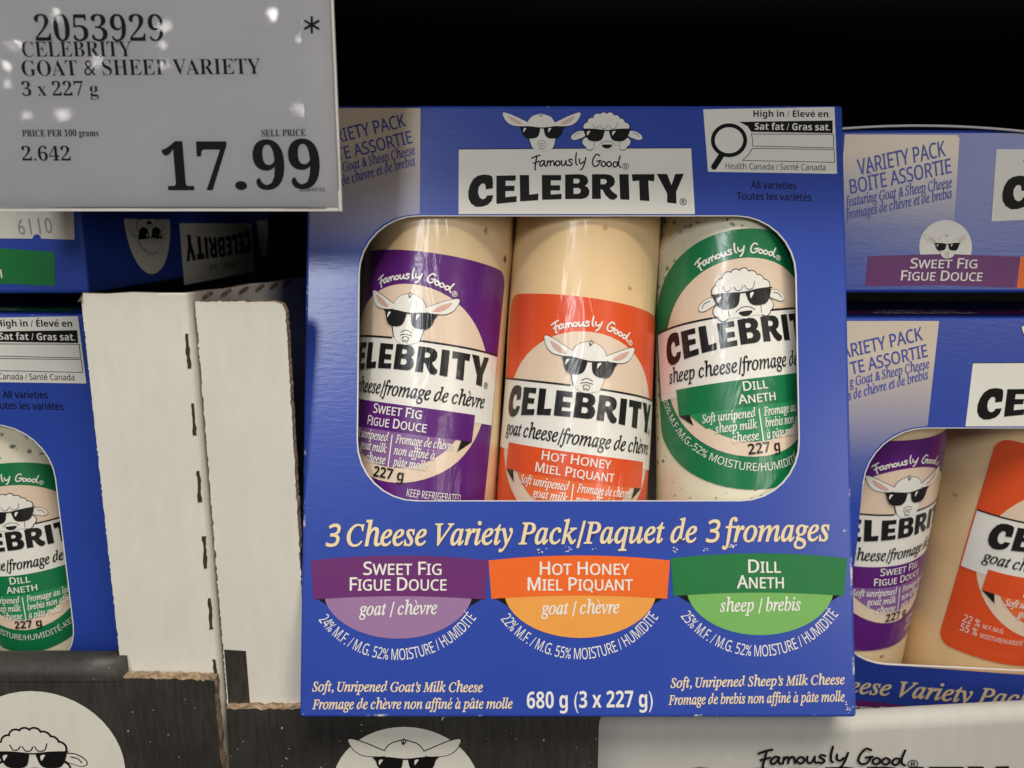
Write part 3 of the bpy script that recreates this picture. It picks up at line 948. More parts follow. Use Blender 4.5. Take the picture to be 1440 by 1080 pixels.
def log_label(log, cols, l1, l2, lang, desc, kind, rot, uoff, vband, w12, R, seed, vstretch=1.0):
    """label art in units of 1/400 of the log radius; v = 0 at the top of the white band"""
    base, light = cols
    u = R / 400.0 * 1.06
    ca, sa = math.cos(math.radians(rot)), math.sin(math.radians(rot))
    tw = lambda x, y: (uoff + (x * ca + y * sa) * u, vband + (-x * sa + y * ca) * u * vstretch)
    def cyl(x, z, o):
        r = R + .00022 + o + dent(x, z, R, seed)
        return (r * math.sin(x / R), -r * math.cos(x / R), z)

    def nor(x, z):
        e = .0008
        a, b = Vector(cyl(x - e, z, 0)), Vector(cyl(x + e, z, 0)); c, d = Vector(cyl(x, z - e, 0)), Vector(cyl(x, z + e, 0))
        return tuple((b - a).cross(d - c).normalized())

    B = lambda art, name, par: art.moved(tw).build(name, par, cyl, 0.0016, 0.004, nor)
    a = Art()
    circ = lambda r, n=64: [(r * math.cos(2 * math.pi * i / n), -200 + r * math.sin(2 * math.pi * i / n)) for i in range(n)]
    if kind == 'sheep':
        shape = []
        for i in range(80):
            t = 2 * math.pi * i / 80
            x, y = (620 * math.cos(t), -205 + 595 * math.sin(t)) if math.sin(t) > 0 else (620 * math.cos(t), -205 + 598 * math.sin(t))
            shape.append((max(-540, min(540, x)), y))
        a.poly(shape, base, 0)
    else:
        a.poly(rrect(-520, -815, 520, 410, 70), base, 0)
    a.poly(circ(455), 'fbeige', 1)
    a.poly([(-512, 0), (-512, -335), (512, -335), (512, 0)], 'fwhite', 2)
    a.poly([(-512, 5), (-512, -4), (-70, -4), (-70, 5)], 'fblack', 3)
    a.poly([(70, 5), (70, -4), (512, -4), (512, 5)], 'fblack', 3)
    hd = [(355 * math.cos(math.pi + math.pi * i / 32), -232 + 355 * math.sin(math.pi + math.pi * i / 32)) for i in range(33)]
    hd = [(x, min(y, -400)) for x, y in hd]
    a.poly(hd, light, 2.2)
    a.poly([(-385, -300), (-385, -425), (385, -425), (385, -300)], base, 3)
    a.poly([(-385, -425), (-325, -425), (-310, -480)], 'fblack', 3)
    a.poly([(385, -425), (325, -425), (310, -480)], 'fblack', 3)
    if kind == 'sheep': a.poly([(-330, -425), (330, -425), (250, -500), (-250, -500)], light, 2.6)
    lab = B(a, 'film_label', log)
    a = Art()
    def TH(x, y):                       # handwriting bent over the circle
        t = (x - 735) / 280.0
        ang = t * 0.42
        t *= 0.92; ang = t * 0.42
        r = 520 + (350 - y) * 0.62
        return (r * math.sin(ang) + 5, -200 - 18 + r * math.cos(ang) - 22)
    hand(a, TH, 7.5, 'fwhite', 2)
    k = 0.67
    logo(a, lambda x, y: ((x - 715) * k, -22 - (y - 400) * 0.79 * 1.0), 'fblack', 4)
    a.text(lang, 'it', line((-425, -262), (435, -262)), 62, 'fblack', 4)
    wa, wb = w12
    a.text(l1.upper(), 'sansm', line((-wa / 2, -352), (wa / 2, -352)), 44, 'fwhite', 5, small=0.86)
    a.text(l2.upper(), 'sansm', line((-wb / 2, -410), (wb / 2, -410)), 44, 'fwhite', 5, small=0.86)
    (a1, a2, a3), (b1, b2, b3) = desc
    for i, (s, w) in enumerate((a1, a2, a3)): a.text(s, 'it', line((-18 - w, -474 - 52 * i), (-18, -474 - 52 * i)), 39, 'fwhite', 5)
    for i, (s, w) in enumerate((b1, b2, b3)): a.text(s, 'it', line((18, -474 - 52 * i), (18 + w, -474 - 52 * i)), 39, 'fwhite', 5)
    a.poly([(-4, -440), (-4, -590), (2, -590), (2, -440)], 'fwhite', 5)
    a.text('227 g', 'sansb', line((-75, -640), (80, -640)), 48, 'fblack', 4)
    if kind == 'sheep':
        a.text('25% M.F./M.G.-52% MOISTURE/HUMIDITÉ-KEEP REFRIGERATED', 'sansr', arc((-495, -335), (0, -722), (520, -415)), 36, 'fwhite', 2)
    else:
        a.text('KEEP REFRIGERATED', 'sansr', line((105, -705), (360, -705)), 34, 'fwhite', 2)
        a.text('GARDER AU FROID', 'sansr', line((105, -755), (360, -755)), 34, 'fwhite', 2)
        if kind == 'honey':
            a.text('22 %', 'sansr', line((-430, -640), (-345, -640)), 45, 'fwhite', 2)
            a.text('M.F./M.G.', 'sansr', line((-330, -640), (-225, -640)), 26, 'fwhite', 2)
            a.text('MOISTURE/HUMIDITÉ', 'sansr', line((-330, -695), (-110, -695)), 26, 'fwhite', 2)
            a.text('55 %', 'sansr', line((-430, -695), (-345, -695)), 45, 'fwhite', 2)
    B(a, 'lettering', lab)
    a = Art()
    if kind == 'sheep': sheep(a, lambda x, y: ((x - 902) * .98, (255 - y) * 1.02 - 18), 3, 'fblack', 'fwhite', 2.4)
    else: goat(a, lambda x, y: ((x - 515) * .98, (255 - y) * 1.05 - 12), 3, 'fblack', 'fwhite', 'fpink', 2.6)
    B(a, 'animal_emblem', lab)


def cheese_log(label, base_loc, axis_tilt, length, cheese, R=RLOG, world=None, lean=0.0, pinch=0.0, **lab):
    root = empty('cheese_log', label, 'cheese', group='cheese logs in the variety boxes')
    root.matrix_world = world @ Matrix.Translation(base_loc) @ Matrix.Rotation(axis_tilt, 4, 'Y') @ Matrix.Rotation(lean, 4, 'X')
    bm = bmesh.new()
    prof = [(0.0, 0.0), (0.45, 0.001), (0.8, 0.0035), (0.96, 0.009), (1.0, 0.016)]
    zs = [(r, z) for r, z in prof] + [(1.0, 0.016 + (length - .032) * i / 40) for i in range(1, 40)] + [(r, length - z) for r, z in reversed(prof)]
    n = 96; rings = []
    sd = random.random() * 50
    for r, z in zs:
        ring = []
        for i in range(n):
            t = 2 * math.pi * i / n
            if pinch:                                   # film gathered towards the ends
                t_ = max(0.0, 1 - z / .040) + max(0.0, (z - .138) / .03)
                r_ = r * (1 - pinch * min(1, t_ * 1.6) * (1 + .5 * noise.noise(Vector((math.cos(t) * 4, math.sin(t) * 4, z * 120)))))
            else: r_ = r
            tt = t if t < math.pi else t - 2 * math.pi
            rr = r_ * (R + dent(tt * R, z, R, sd))
            ring.append(bm.verts.new((rr * math.sin(t), -rr * math.cos(t), z)))
        rings.append(ring)
    for a, b in zip(rings, rings[1:]):
        for i in range(n):
            try: bm.faces.new((a[i], a[(i + 1) % n], b[(i + 1) % n], b[i]))
            except ValueError: pass
    bmesh.ops.remove_doubles(bm, verts=bm.verts[:], dist=1e-6)
    bmesh.ops.recalc_face_normals(bm, faces=bm.faces[:])
    mesh_obj('cheese', bm, [cheese], root, True)
    log_label(root, R=R, seed=sd, **lab)
    return root


DESC_GOAT = ((('Soft unripened', 250), ('goat milk', 170), ('cheese', 115)), (('Fromage de chèvre', 270), ('non affiné à', 190), ('pâte molle', 165)))
DESC_SHEEP = ((('Soft unripened', 245), ('sheep milk', 190), ('cheese', 120)), (('Fromage au lait', 250), ('brebis non affiné', 265), ('à pâte molle', 185)))
FIG = dict(cols=('fpurple', 'flilac'), l1='Sweet Fig', l2='Figue Douce', lang='goat cheese/fromage de chèvre', desc=DESC_GOAT, kind='fig', w12=(250, 310))
HONEY = dict(cols=('forange', 'forange2'), l1='Hot Honey', l2='Miel Piquant', lang='goat cheese/fromage de chèvre', desc=DESC_GOAT, kind='honey', w12=(330, 380))
DILL = dict(cols=('fgreen', 'fgreen2'), l1='Dill', l2='Aneth', lang='sheep cheese/fromage de brebis', desc=DESC_SHEEP, kind='sheep', w12=(115, 175))

DLOG = RLOG + 0.0012                      # depth of the log axis behind the front panel


def log_on_axis(pt_top, pt_bot):
    """photo readings of a log's axis in the middle box -> (x at the base, tilt)"""
    a = L(*pt_top, depth=DLOG); b = L(*pt_bot, depth=DLOG)
    t = math.atan2(a[0] - b[0], a[1] - b[1])
    return b[0] - (b[1] - 0.001) * math.tan(t), t


def v_of(px, py, base_x, tilt):
    p = L(px, py, depth=DLOG - RLOG)
    return ((p[0] - base_x) * math.sin(tilt) + (p[1] - 0.001) * math.cos(tilt))


def v_on(world, py, px=720):
    """height on a box's front of a photo row"""
    Y = world.translation.y; k = world.to_scale().x
    return (on_y(px, py, Y).z - world.translation.z) / k


# ------------------------------------------------------------------ SETTING: black shelf bay
bm = bmesh.new(); box_bm(bm, -0.9, 0.9, 0.62, 0.65, -0.5, 0.6)
o = mesh_obj('shelf_back_wall', bm, ['shelf']); o['kind'] = 'structure'
bm = bmesh.new(); box_bm(bm, -0.9, 0.9, 0.209, 0.619, 0.057, 0.10)
o = mesh_obj('upper_shelf', bm, ['shelf']); o['kind'] = 'structure'
SHELF_Z = -0.226
bm = bmesh.new(); box_bm(bm, -0.9, 0.9, 0.15, 0.619, SHELF_Z - 0.03, SHELF_Z)
o = mesh_obj('lower_shelf', bm, ['shelf']); o['kind'] = 'structure'

# ------------------------------------------------------------------ the middle box and its three logs
Z0 = L(591, 330)[1]
STRIP = strip_material(L(591, 420)[1], L(591, 195)[1])
box1 = empty('cheese_box', 'blue cheese variety box leaning back on the tray edge, its whole window in view', 'box', MAIN, group='blue cheese variety boxes')
carton_parts(box1, None, True, STRIP)

bx, tl = log_on_axis((622, 308), (592, 705))
cheese_log('purple-labelled cheese log in the leaning front box, left of the orange one', (bx, DLOG, 0.001), tl, BH - 0.006, 'fig', world=MAIN,
           rot=3.5, uoff=-0.0058, vband=v_of(592, 478, bx, tl), **FIG)
bx, tl = log_on_axis((826, 308), (803, 705))
cheese_log('orange-labelled cheese log in the leaning front box, between the purple and the green log', (bx, DLOG, 0.001), tl, BH - 0.006, 'honey', world=MAIN,
           rot=4.0, uoff=0.0005, vband=v_of(812, 544, bx, tl), **HONEY)
bx, tl = log_on_axis((1022, 310), (1028, 705))
cheese_log('green-labelled dill cheese log behind the right part of the leaning front box window', (bx, DLOG, 0.001), tl, BH - 0.006, 'dill', world=MAIN, pinch=0.10,
           rot=-7.0, uoff=-0.0016, vband=v_of(1025, 440, bx, tl), **DILL)

# ------------------------------------------------------------------ lower left box in its tray
YL = 0.232
LEFT = Matrix.Translation((-0.1256 - BW / 2, YL, -0.0262 - BH))
box2 = empty('cheese_box', 'blue cheese box at the left edge behind the white tray post', 'box', LEFT, group='blue cheese variety boxes')
carton_parts(box2, None, True, STRIP, scuffs=False)
pL = on_y(74, 880, YL + 0.0205); LX = pL.x - LEFT.translation.x + (pL.z - LEFT.translation.z) * math.tan(math.radians(3.5))
cheese_log('green-labelled dill cheese log in the window of the box at the left edge', (LX, 0.0205, 0.001), math.radians(-3.5), BH - 0.006, 'dill', R=0.0192, world=LEFT,
           rot=1.5, uoff=0.0052, vstretch=1.05, vband=v_on(LEFT, 750, 30), **DILL)
cheese_log('orange-labelled log at the left edge, only a sliver of it in the window', (0.0108, DLOG, 0.001), math.radians(-3.5), BH - 0.006, 'honey', world=LEFT,
           rot=2.0, uoff=0.0, vband=v_on(LEFT, 820, 30), **HONEY)

# ------------------------------------------------------------------ lower right box, its front bulging at the bottom
KR, YR = 1.08, 0.25


def bulge(x, z):
    """the lower left of the front panel is pushed in"""
    t = max(0.0, min(1.0, (0.110 - z) / 0.075)); t = t * t * (3 - 2 * t)
    s = max(0.0, min(1.0, (x + BW / 2) / 0.11)); s = s * s * (3 - 2 * s)
    return -0.0150 * t * (1 - s)


RIGHT = Matrix.Translation((0.186, YR, -0.0294 - BH * KR)) @ Matrix.Scale(KR, 4)
box3 = empty('cheese_box', 'blue cheese box at the right edge standing in the white-fronted tray', 'box', RIGHT, group='blue cheese variety boxes')
carton_parts(box3, bulge, True, STRIP, scuffs=False)
cheese_log('purple-labelled cheese log in the window of the box at the right edge', (-0.0545, .0235 + .014, 0.001), math.radians(2.0), BH - 0.006, 'fig', R=0.0222, world=RIGHT, lean=math.radians(4.6),
           rot=-6.0, uoff=0.0042, vstretch=1.04, vband=v_on(RIGHT, 727), **FIG)
cheese_log('orange-labelled cheese log at the right edge of the photo, cut off by it', (-0.0070, DLOG + .009, 0.001), math.radians(2.2), BH - 0.006, 'honey', R=0.0235, world=RIGHT, lean=math.radians(2.7),
           rot=4.5, uoff=0.0125, vband=v_on(RIGHT, 752), **HONEY)


def top_panel(root, x0, x1, y0, y1, z, right):
    """printed banners on a box's lid, seen at a glancing angle"""
    a = Art()
    a.poly([(x0, y0 + .008), (x1, y0 + .008), (x1, y0 + .021), (x0, y0 + .021)], 'plum' if right else 'green', 1)
    if right: a.poly([(x1 + .001, y0 + .008), (x1 + .04, y0 + .008), (x1 + .04, y0 + .021), (x1 + .001, y0 + .021)], 'orange', 1)
    b = a.build('lid_banner', root, lambda x, q, o: (x, q, z + o))
    a = Art()
    cx = (x0 + x1) / 2
    if right:
        a.text('SWEET FIG', 'sansm', line((cx - .0125, y0 + .0155), (cx + .0125, y0 + .0155)), .0042, 'white', 2)
        a.text('FIGUE DOUCE', 'sansm', line((cx - .0155, y0 + .0095), (cx + .0155, y0 + .0095)), .0042, 'white', 2)
    else:
        a.text('DILL', 'sansm', line((cx - .006, y0 + .0155), (cx + .006, y0 + .0155)), .0042, 'white', 2)
        a.text('ANETH', 'sansm', line((cx - .009, y0 + .0095), (cx + .009, y0 + .0095)), .0042, 'white', 2)
    a.build('lettering', b, lambda x, q, o: (x, q, z + o))


top_panel(box3, -0.077, -0.012, 0.0, 0.04, BH + 0.0001, True)
top_panel(box2, 0.018, 0.070, 0.0, 0.04, BH + 0.0001, False)


# ------------------------------------------------------------------ boxes lying on top, their lids towards us
def lying_box(root, x0, x1, z0, z1, y0, y1):
    bm = bmesh.new(); box_bm(bm, x0, x1, y0, y1, z0, z1)
    bmesh.ops.bevel(bm, geom=bm.edges[:], offset=0.0011, segments=3, affect='EDGES', profile=0.5)
    bmesh.ops.recalc_face_normals(bm, faces=bm.faces[:])
    return mesh_obj('carton', bm, ['carton'], root)


Yu = 0.25
U = lambda px, py: (on_y(px, py, Yu).x, on_y(px, py, Yu).z)
u_ = 1.0 / F_PX * Yu
c = U(1188, 412); d_ = U(1184, 182)
box4 = empty('cheese_box', 'upper right blue cheese box lying flat, lid with variety lettering and goat medallion towards us', 'box', Matrix.Translation((d_[0] - .0002, Yu, c[1])), group='blue cheese variety boxes')
org = Vector((d_[0] - .0002, Yu, c[1]))
UL = lambda px, py: (U(px, py)[0] - org.x, U(px, py)[1] - org.z)
zt4 = d_[1] - org.z
lying_box(box4, 0, BW * KR, 0, zt4, 0, BH)
STRIP2 = strip_material(0.010, 0.043)
a = Art()
a.poly([(0.0012, 0.002), (UL(1339, 380)[0], 0.002), UL(1342, 306), UL(1349, 195), UL(1346, 190), (0.0012, zt4 - .0015)], STRIP2, 1)
sp = a.build('variety_strip', box4)
a = Art()
a.text('VARIETY PACK', 'sansm', line(UL(1207, 246), UL(1330, 219)), 21 * u_, 'blue', 2)
a.text('BOÎTE ASSORTIE', 'sansm', line(UL(1196, 273), UL(1338, 243)), 20 * u_, 'blue', 2)
a.text('featuring Goat & Sheep Cheese', 'it', line(UL(1189, 291), UL(1339, 263)), 13.5 * u_, 'blue', 2)
a.text('fromages de chèvre et de brebis', 'it', line(UL(1189, 309), UL(1339, 278)), 13.5 * u_, 'blue', 2)
a.build('lettering', sp)
a = Art()
a.poly([UL(1401, 210), UL(1394, 311), UL(1600, 303), UL(1600, 210)], 'white', 1)
br = a.build('brand_label', box4)
a = Art()
TU = lambda x, y: UL(1409 + (x - 78) * 0.262, 247 + (y - 405) * 0.245)
logo(a, TU, 'black', 2); hand(a, lambda x, y: UL(1440 + (x - 458) * .26, 222 + (y - 285) * .2), 2.0 * u_, 'black', 2)
a.build('lettering', br)
a = Art()
a.poly([UL(1329.5 + 37 * math.cos(t * math.pi / 24), 347 + 37.5 * math.sin(t * math.pi / 24)) for t in range(48)], 'white', 1.5)
md = a.build('medallion', box4)
a = Art(); goat(a, lambda x, y: UL(1331 + (x - 515) * .134, 346 + (y - 150) * .147), 2, outline=1.6)
a.build('animal_emblem', md)
a = Art()
a.poly([UL(1221, 360), UL(1330, 357), UL(1433, 361), UL(1427, 404), UL(1330, 401), UL(1216, 402)], 'plum', 2.5)
bn = a.build('flavour_banner', box4)
a = Art()
a.text('SWEET FIG', 'sansm', line(UL(1279, 377), UL(1373, 377)), 14 * u_, 'white', 3.5, small=0.84)
a.text('FIGUE DOUCE', 'sansm', line(UL(1266, 394), UL(1380, 395)), 14 * u_, 'white', 3.5, small=0.84)
a.build('lettering', bn)
a = Art()
a.poly([UL(1434, 361), UL(1640, 359), UL(1640, 403), UL(1429, 405)], 'orange', 2.5)
bn = a.build('flavour_banner', box4)
# bent white edge of the flap standing up over the lid
bm = bmesh.new(); vs = []
for i in range(21):
    t = i / 20; px = 1181 + 330 * t
    z = UL(px, 183 - 26 * t * (1 - t) * 1.0 + 14 * t * t)
    vs.append([bm.verts.new((z[0], -0.0015, z[1])), bm.verts.new((z[0], -0.0015, z[1] + .0006)), bm.verts.new((z[0], 0.03, z[1] + .0012)), bm.verts.new((z[0], 0.03, z[1] + .0006))])
for p, q in zip(vs, vs[1:]):
    for i in range(4): bm.faces.new((p[i], q[i], q[(i + 1) % 4], p[(i + 1) % 4]))
bmesh.ops.recalc_face_normals(bm, faces=bm.faces[:])
mesh_obj('flap', bm, ['boardgrey'], box4)

# upper left box: sticker front, upside-down print on its long side
Yv = YL
V0 = on_y(125, 413, Yv)
box5 = empty('cheese_box', 'blue cheese box lying under the price sign with a white number sticker on it', 'box', Matrix.Translation(V0), group='blue cheese variety boxes')
VL = lambda px, py: (on_y(px, py, Yv).x - V0.x, on_y(px, py, Yv).z - V0.z)
lying_box(box5, -BW, 0, 0, 0.047, 0, BH)
a = Art()
a.poly([VL(-60, 345), VL(77, 354), VL(78, 402), VL(-60, 396)], 'green', 1)
bn = a.build('flavour_banner', box5)
a = Art(); a.text('ANETH', 'sansm', line(VL(-46, 391), VL(4, 391)), 12 * Yv / F_PX, 'white', 2); a.build('lettering', bn)
a = Art()
notch = [(52 + 6 * math.cos(math.pi * i / 8), 335.5 - 6 * math.sin(math.pi * i / 8)) for i in range(9)]
a.poly([VL(-40, 335), VL(46, 335.5)] + [VL(*p) for p in reversed(notch)] + [VL(105, 337), VL(103, 270), VL(-40, 270)], 'board', 1)
st = a.build('number_sticker', box5)
a = Art(); a.text('6110', 'sans', line(VL(27, 330), VL(75, 328)), 21 * Yv / F_PX, 'greyprint', 2, track=.06)
a.text('234 6110 558', 'sans', line(VL(0, 299), VL(90, 299)), 8 * Yv / F_PX, 'greyprint', 2)
a.items.pop()
a.build('lettering', st)
XV = V0.x


def side(px, py):                       # photo reading on the long side -> (depth, height)
    p = on_x(px, py, XV); return (p.y - V0.y, p.z - V0.z)


sfn = lambda y, z, o: (o, y, z)
a = Art()
# round plate with a straight upper edge
y0, y1 = side(177, 340)[0], side(241, 340)[0]; zc = side(205, 308)[1]; zb = side(210, 386)[1]
a.poly([(y0, zc)] + [((y0 + y1) / 2 - (y1 - y0) / 2 * math.cos(math.pi * i / 24), zc - (zc - zb) * math.sin(math.pi * i / 24)) for i in range(25)] + [(y1, zc)], 'white', 1)
md = a.build('medallion', box5, sfn)
a = Art()
ys = (y0 + y1) / 2
sheep(a, lambda x, y: (ys - (x - 902) / 520 * (y1 - y0) , zc - .0005 - (252 - y) * .000052), 2, outline=2.0)
for i, it in enumerate(a.items): a.items[i] = it
a.build('animal_emblem', md, sfn)
a = Art()
ya, yb = side(254, 340)[0], side(355, 340)[0]
z1_, z2_ = side(300, 314)[1], side(300, 393)[1]
a.poly([(ya, z2_), (yb, z2_), (yb, z1_), (ya, z1_)], 'white', 1)
br = a.build('brand_label', box5, sfn)
a = Art()
kx = (yb - ya) / 1400
logo(a, lambda x, y: (yb - (x - 22) * kx, z2_ + (y - 250) / 400 * (z1_ - z2_)), 'black', 2, False)
hand(a, lambda x, y: (yb - (x - 22) * kx, z2_ + (y - 250) / 400 * (z1_ - z2_)), .0003, 'black', 2, False)
a.build('lettering', br, sfn)
a = Art()
ya, yb = side(368, 350)[0], side(396, 350)[0]
ya, yb = min(ya, BH - .02), min(yb, BH - .003)
a.poly([((ya + yb) / 2 - (yb - ya) / 2 * math.cos(math.pi * i / 24), zc - (zc - zb) * math.sin(math.pi * i / 24)) for i in range(25)], 'white', 1)
a.build('medallion', box5, sfn)


# ------------------------------------------------------------------ display trays
YT = 0.209
def tp(px, py, Y=YT): p = on_y(px, py, Y); return (p.x, p.z)


BOT = SHELF_Z
# left tray: low black front, white corner post, side wall running back
tray1 = empty('display_tray', 'black corrugated display tray at the left with sheep medallion and tall white corner post', 'tray', Matrix.Identity(4), group='corrugated display trays')
bm = bmesh.new()
e0, e1 = tp(173, 953), tp(301, 957)
xr = tp(301, 957)[0]
top = ragged(e1, e0, 0.0008, 0.0006)
out = [(-0.36, BOT), tp(325, 1100)[:1] + (BOT,), ] + ragged((xr + .0005, BOT), (xr, e1[1] - .0004), .002, .0006)[1:] + top + [e0, (e0[0] - .0003, e0[1] + .0008), (-0.36, e0[1] + .0008)]
out = [(-0.36, BOT)] + ragged((xr + .0003, BOT), (xr, e1[1]), .002, .0005) + top + [e0, (-0.36, e0[1])]
prism(bm, out, YT, YT + 0.0036, 0, 1)
mesh_obj('front_panel', bm, ['dusty', 'kraft'], tray1)
# rolled fold on top of the front panel, left of the post
bm = bmesh.new()
rings = []
xl, xe = -0.36, e0[0] - 0.0002
zc_ = e0[1] - 0.0005; R_ = 0.0052
for i in range(22):
    x = xl + (xe - xl) * i / 21; ring = []
    for k in range(13):
        t = math.pi * k / 12 - 0.1
        w = 0.00025 * noise.noise(Vector((x * 60, k * .3, 2)))
        ring.append(bm.verts.new((x, YT + R_ - 0.0002 - (R_ + w) * math.cos(t), zc_ + (R_ * 1.05 + w) * math.sin(t))))
    rings.append(ring)
for p, q in zip(rings, rings[1:]):
    for k in range(12): bm.faces.new((p[k], q[k], q[k + 1], p[k + 1]))
bm.faces.new(rings[-1])
bmesh.ops.recalc_face_normals(bm, faces=bm.faces[:])
mesh_obj('folded_rim', bm, ['dusty'], tray1, True)
# medallion
a = Art()
cc = tp(58, 1078); rr = 107 * (on_y(58, 1050, YT).length) / F_PX * .885
a.poly(disc(cc, rr, 48), 'board', 1)
md = a.build('medallion', tray1, lambda x, z, o: (x, YT - o, z))
a = Art(); kk = rr / 107 * .30
sheep(a, lambda x, y: (cc[0] - .0020 + (x - 902) * kk * 1.06, cc[1] - (y - 172) * kk * 1.08 + .0025), 2, 'black', 'board', 4.0)
a.build('animal_emblem', md, lambda x, z, o: (x, YT - o, z))
# corner post: flat face, rounded fold, then the side wall
YP = YT + 0.0040
a0, a1 = tp(113, 411, YP), tp(262, 412, YP)
b0, b1 = tp(172, 957, YP), tp(300, 960, YP)
xfold = (a1[0] + b1[0]) / 2
RB = 0.0024
XW = xfold + RB
WSL = 0.21                                   # the side wall leans in a little towards the slot
ztop = a1[1]
lx = lambda z: a0[0] + (b0[0] - a0[0]) * (z - a0[1]) / (b0[1] - a0[1])
bm = bmesh.new()
prof = [(0.0, 0)] + []
cols = []
NZ = 330
zs = [ztop - (ztop - BOT) * i / NZ for i in range(NZ + 1)]
for i, z in enumerate(zs):
    row = []
    jl = .00025 * noise.noise(Vector((z * 1500, 0, 3))) + .0002 * noise.noise(Vector((z * 350, 0, 7)))
    zz = z + ((random.random() - .5) * 0 if i else 0)
    row.append((lx(z) + jl, YP, zz))
    row.append((lx(z) + .0007, YP, zz)); row.append((lx(z) + .0012, YP, zz))
    for f in (.25, .5, .75, 1.0): row.append((lx(z) + (xfold - lx(z)) * f, YP, zz))
    for k in range(1, 7):
        t = math.pi / 2 * k / 6
        row.append((xfold + RB * math.sin(t), YP + 0.009 * (1 - math.cos(t)), zz))
    for k in range(1, 13):
        yy = 0.075 * k / 6 if k < 7 else 0.075 + 0.2 * (k - 6) / 6
        row.append((XW + min(yy, .075) * WSL, YP + 0.009 + yy, zz - (0.0004 if k % 2 else 0)))
    cols.append([bm.verts.new(v) for v in row])
# soften the top left corner of the post
cols[0][0].co.z -= 0.0022
for j in range(1, 5): cols[0][j].co.z += (random.random() - .5) * .0005
for p, q in zip(cols, cols[1:]):
    for k in range(len(p) - 1): bm.faces.new((p[k], q[k], q[k + 1], p[k + 1]))
bmesh.ops.recalc_face_normals(bm, faces=bm.faces[:])
for f in bm.faces: f.smooth = f.calc_center_median().x > xfold - .004
if sum(f.normal.y for f in bm.faces if abs(f.normal.y) > .9) > 0: bmesh.ops.reverse_faces(bm, faces=bm.faces[:])
o = mesh_obj('corner_post', bm, ['board', 'kraft'], tray1)
sm = o.modifiers.new('thickness', 'SOLIDIFY'); sm.thickness = 0.0022; sm.offset = -1; sm.material_offset_rim = 1
# perforation slits along the fold
a = Art()
for (x0, y0, x1, y1) in ((262, 469, 266, 518), (270, 567, 274, 612), (278.5, 662, 281, 706), (286.5, 754, 289, 799), (294, 841, 296.5, 885), (300.5, 927, 303, 953)):
    p, q = tp(x0 + 1, y0, YP), tp(x1 + 1, y1, YP)
    mid = [p]; n = 9
    lft = [(p[0] + (q[0] - p[0]) * i / n - .0003 - random.random() * .0005, p[1] + (q[1] - p[1]) * i / n) for i in range(n + 1)]
    rgt = [(p[0] + (q[0] - p[0]) * i / n + .0002 + random.random() * .0003, p[1] + (q[1] - p[1]) * i / n) for i in range(n + 1)]
    a.poly(lft + rgt[::-1], 'hole', 1)
a.build('perforation_slits', tray1, lambda x, z, o: (min(x, xfold), YP - o - .0001, z) if x < xfold else (x, YP - o + 0.009 * (1 - math.sqrt(max(0, 1 - min(1, ((x - xfold) / RB)) ** 2))) - .0001, z))
# torn perforations along the top of the side wall
a = Art()
for (px, py) in ((289, 419), (316, 415), (341, 411), (364, 407), (384, 404.5), (402, 402)):
    d = ray(px, py); k_ = (XW - WSL * (YP + .009)) / (d.x - WSL * d.y); p = d * k_; y, z = p.y, ztop - .0016
    w = .006
    a.poly([(y - w * .5, z - .0012), (y - w * .1, z - .0009), (y + w * .5, z + .0002), (y + w * .45, z + .0012), (y, z + .0008), (y - w * .4, z - .0002)], 'kraft', 2)
a.build('torn_perforation', tray1, lambda y, z, o: (XW + WSL * (y - YP - .009) + o + .0003, y, z))
# dark printed tab at the foot of the post
a = Art(); a.poly([tp(263, 951, YP), tp(300, 951, YP), tp(300, 958, YP), tp(263, 958, YP)], 'black', 2)
a.build('printed_tab', tray1, lambda x, z, o: (x, YP - o - .0002, z))

# middle tray: black front with goat medallion, white printed panel on its right part, torn post on its left
tray2 = empty('display_tray', 'wide corrugated display tray under the leaning box, black then white front with goat medallion', 'tray', Matrix.Identity(4), group='corrugated display trays')
Y2 = YT + 0.0015
bm = bmesh.new()
xa = xr + 0.0009
zt2 = MAIN_BASE.z - 0.0025
q0, q1 = tp(303, 993, Y2), tp(425, 997, Y2)
xm_ = tp(842, 1040, Y2)[0]
zt2 = q1[1]
print('tray2 top', zt2, 'box bottom at lip', MAIN_BASE.z - math.tan(TILT) * (Y2 - MAIN_BASE.y))
prism(bm, [(xa, BOT), (xm_ - .0003, BOT), (xm_ - .0003, zt2)] + ragged((xm_ - .004, zt2), (xa, zt2), .0013, .0006), Y2, Y2 + 0.0036, 0, 1)
mesh_obj('front_panel', bm, ['dusty', 'kraft'], tray2)
bm = bmesh.new(); rings = []
for i in range(30):
    x = xm_ + (0.40 - xm_) * i / 29; ring = []
    zz = zt2 - 0.0046 + min(max(0, (x - 0.09)), .12) * 0.060
    bow = 0.0
    ring.append(bm.verts.new((x, Y2 - bow, BOT)))
    for k in range(11):
        t = math.pi * k / 10
        w = .00012 * noise.noise(Vector((x * 70, k * .4, 5)))
        ring.append(bm.verts.new((x, Y2 + 0.0042 - (0.0042 + w) * math.cos(t), zz - .0042 + (0.0042 + w) * math.sin(t))))
    ring.append(bm.verts.new((x, Y2 + .0084, BOT)))
    rings.append(ring)
for p, q in zip(rings, rings[1:]):
    for k in range(len(p) - 1): bm.faces.new((p[k], q[k], q[k + 1], p[k + 1]))
bm.faces.new(rings[0]); bm.faces.new(rings[-1])
bmesh.ops.recalc_face_normals(bm, faces=bm.faces[:])
for f in bm.faces: f.smooth = True
wp = mesh_obj('white_panel', bm, ['board2'], tray2)
a = Art()
d1 = tp(1065, 1078, Y2); d2 = tp(1290, 1078, Y2); kk = (d2[0] - d1[0]) / 577
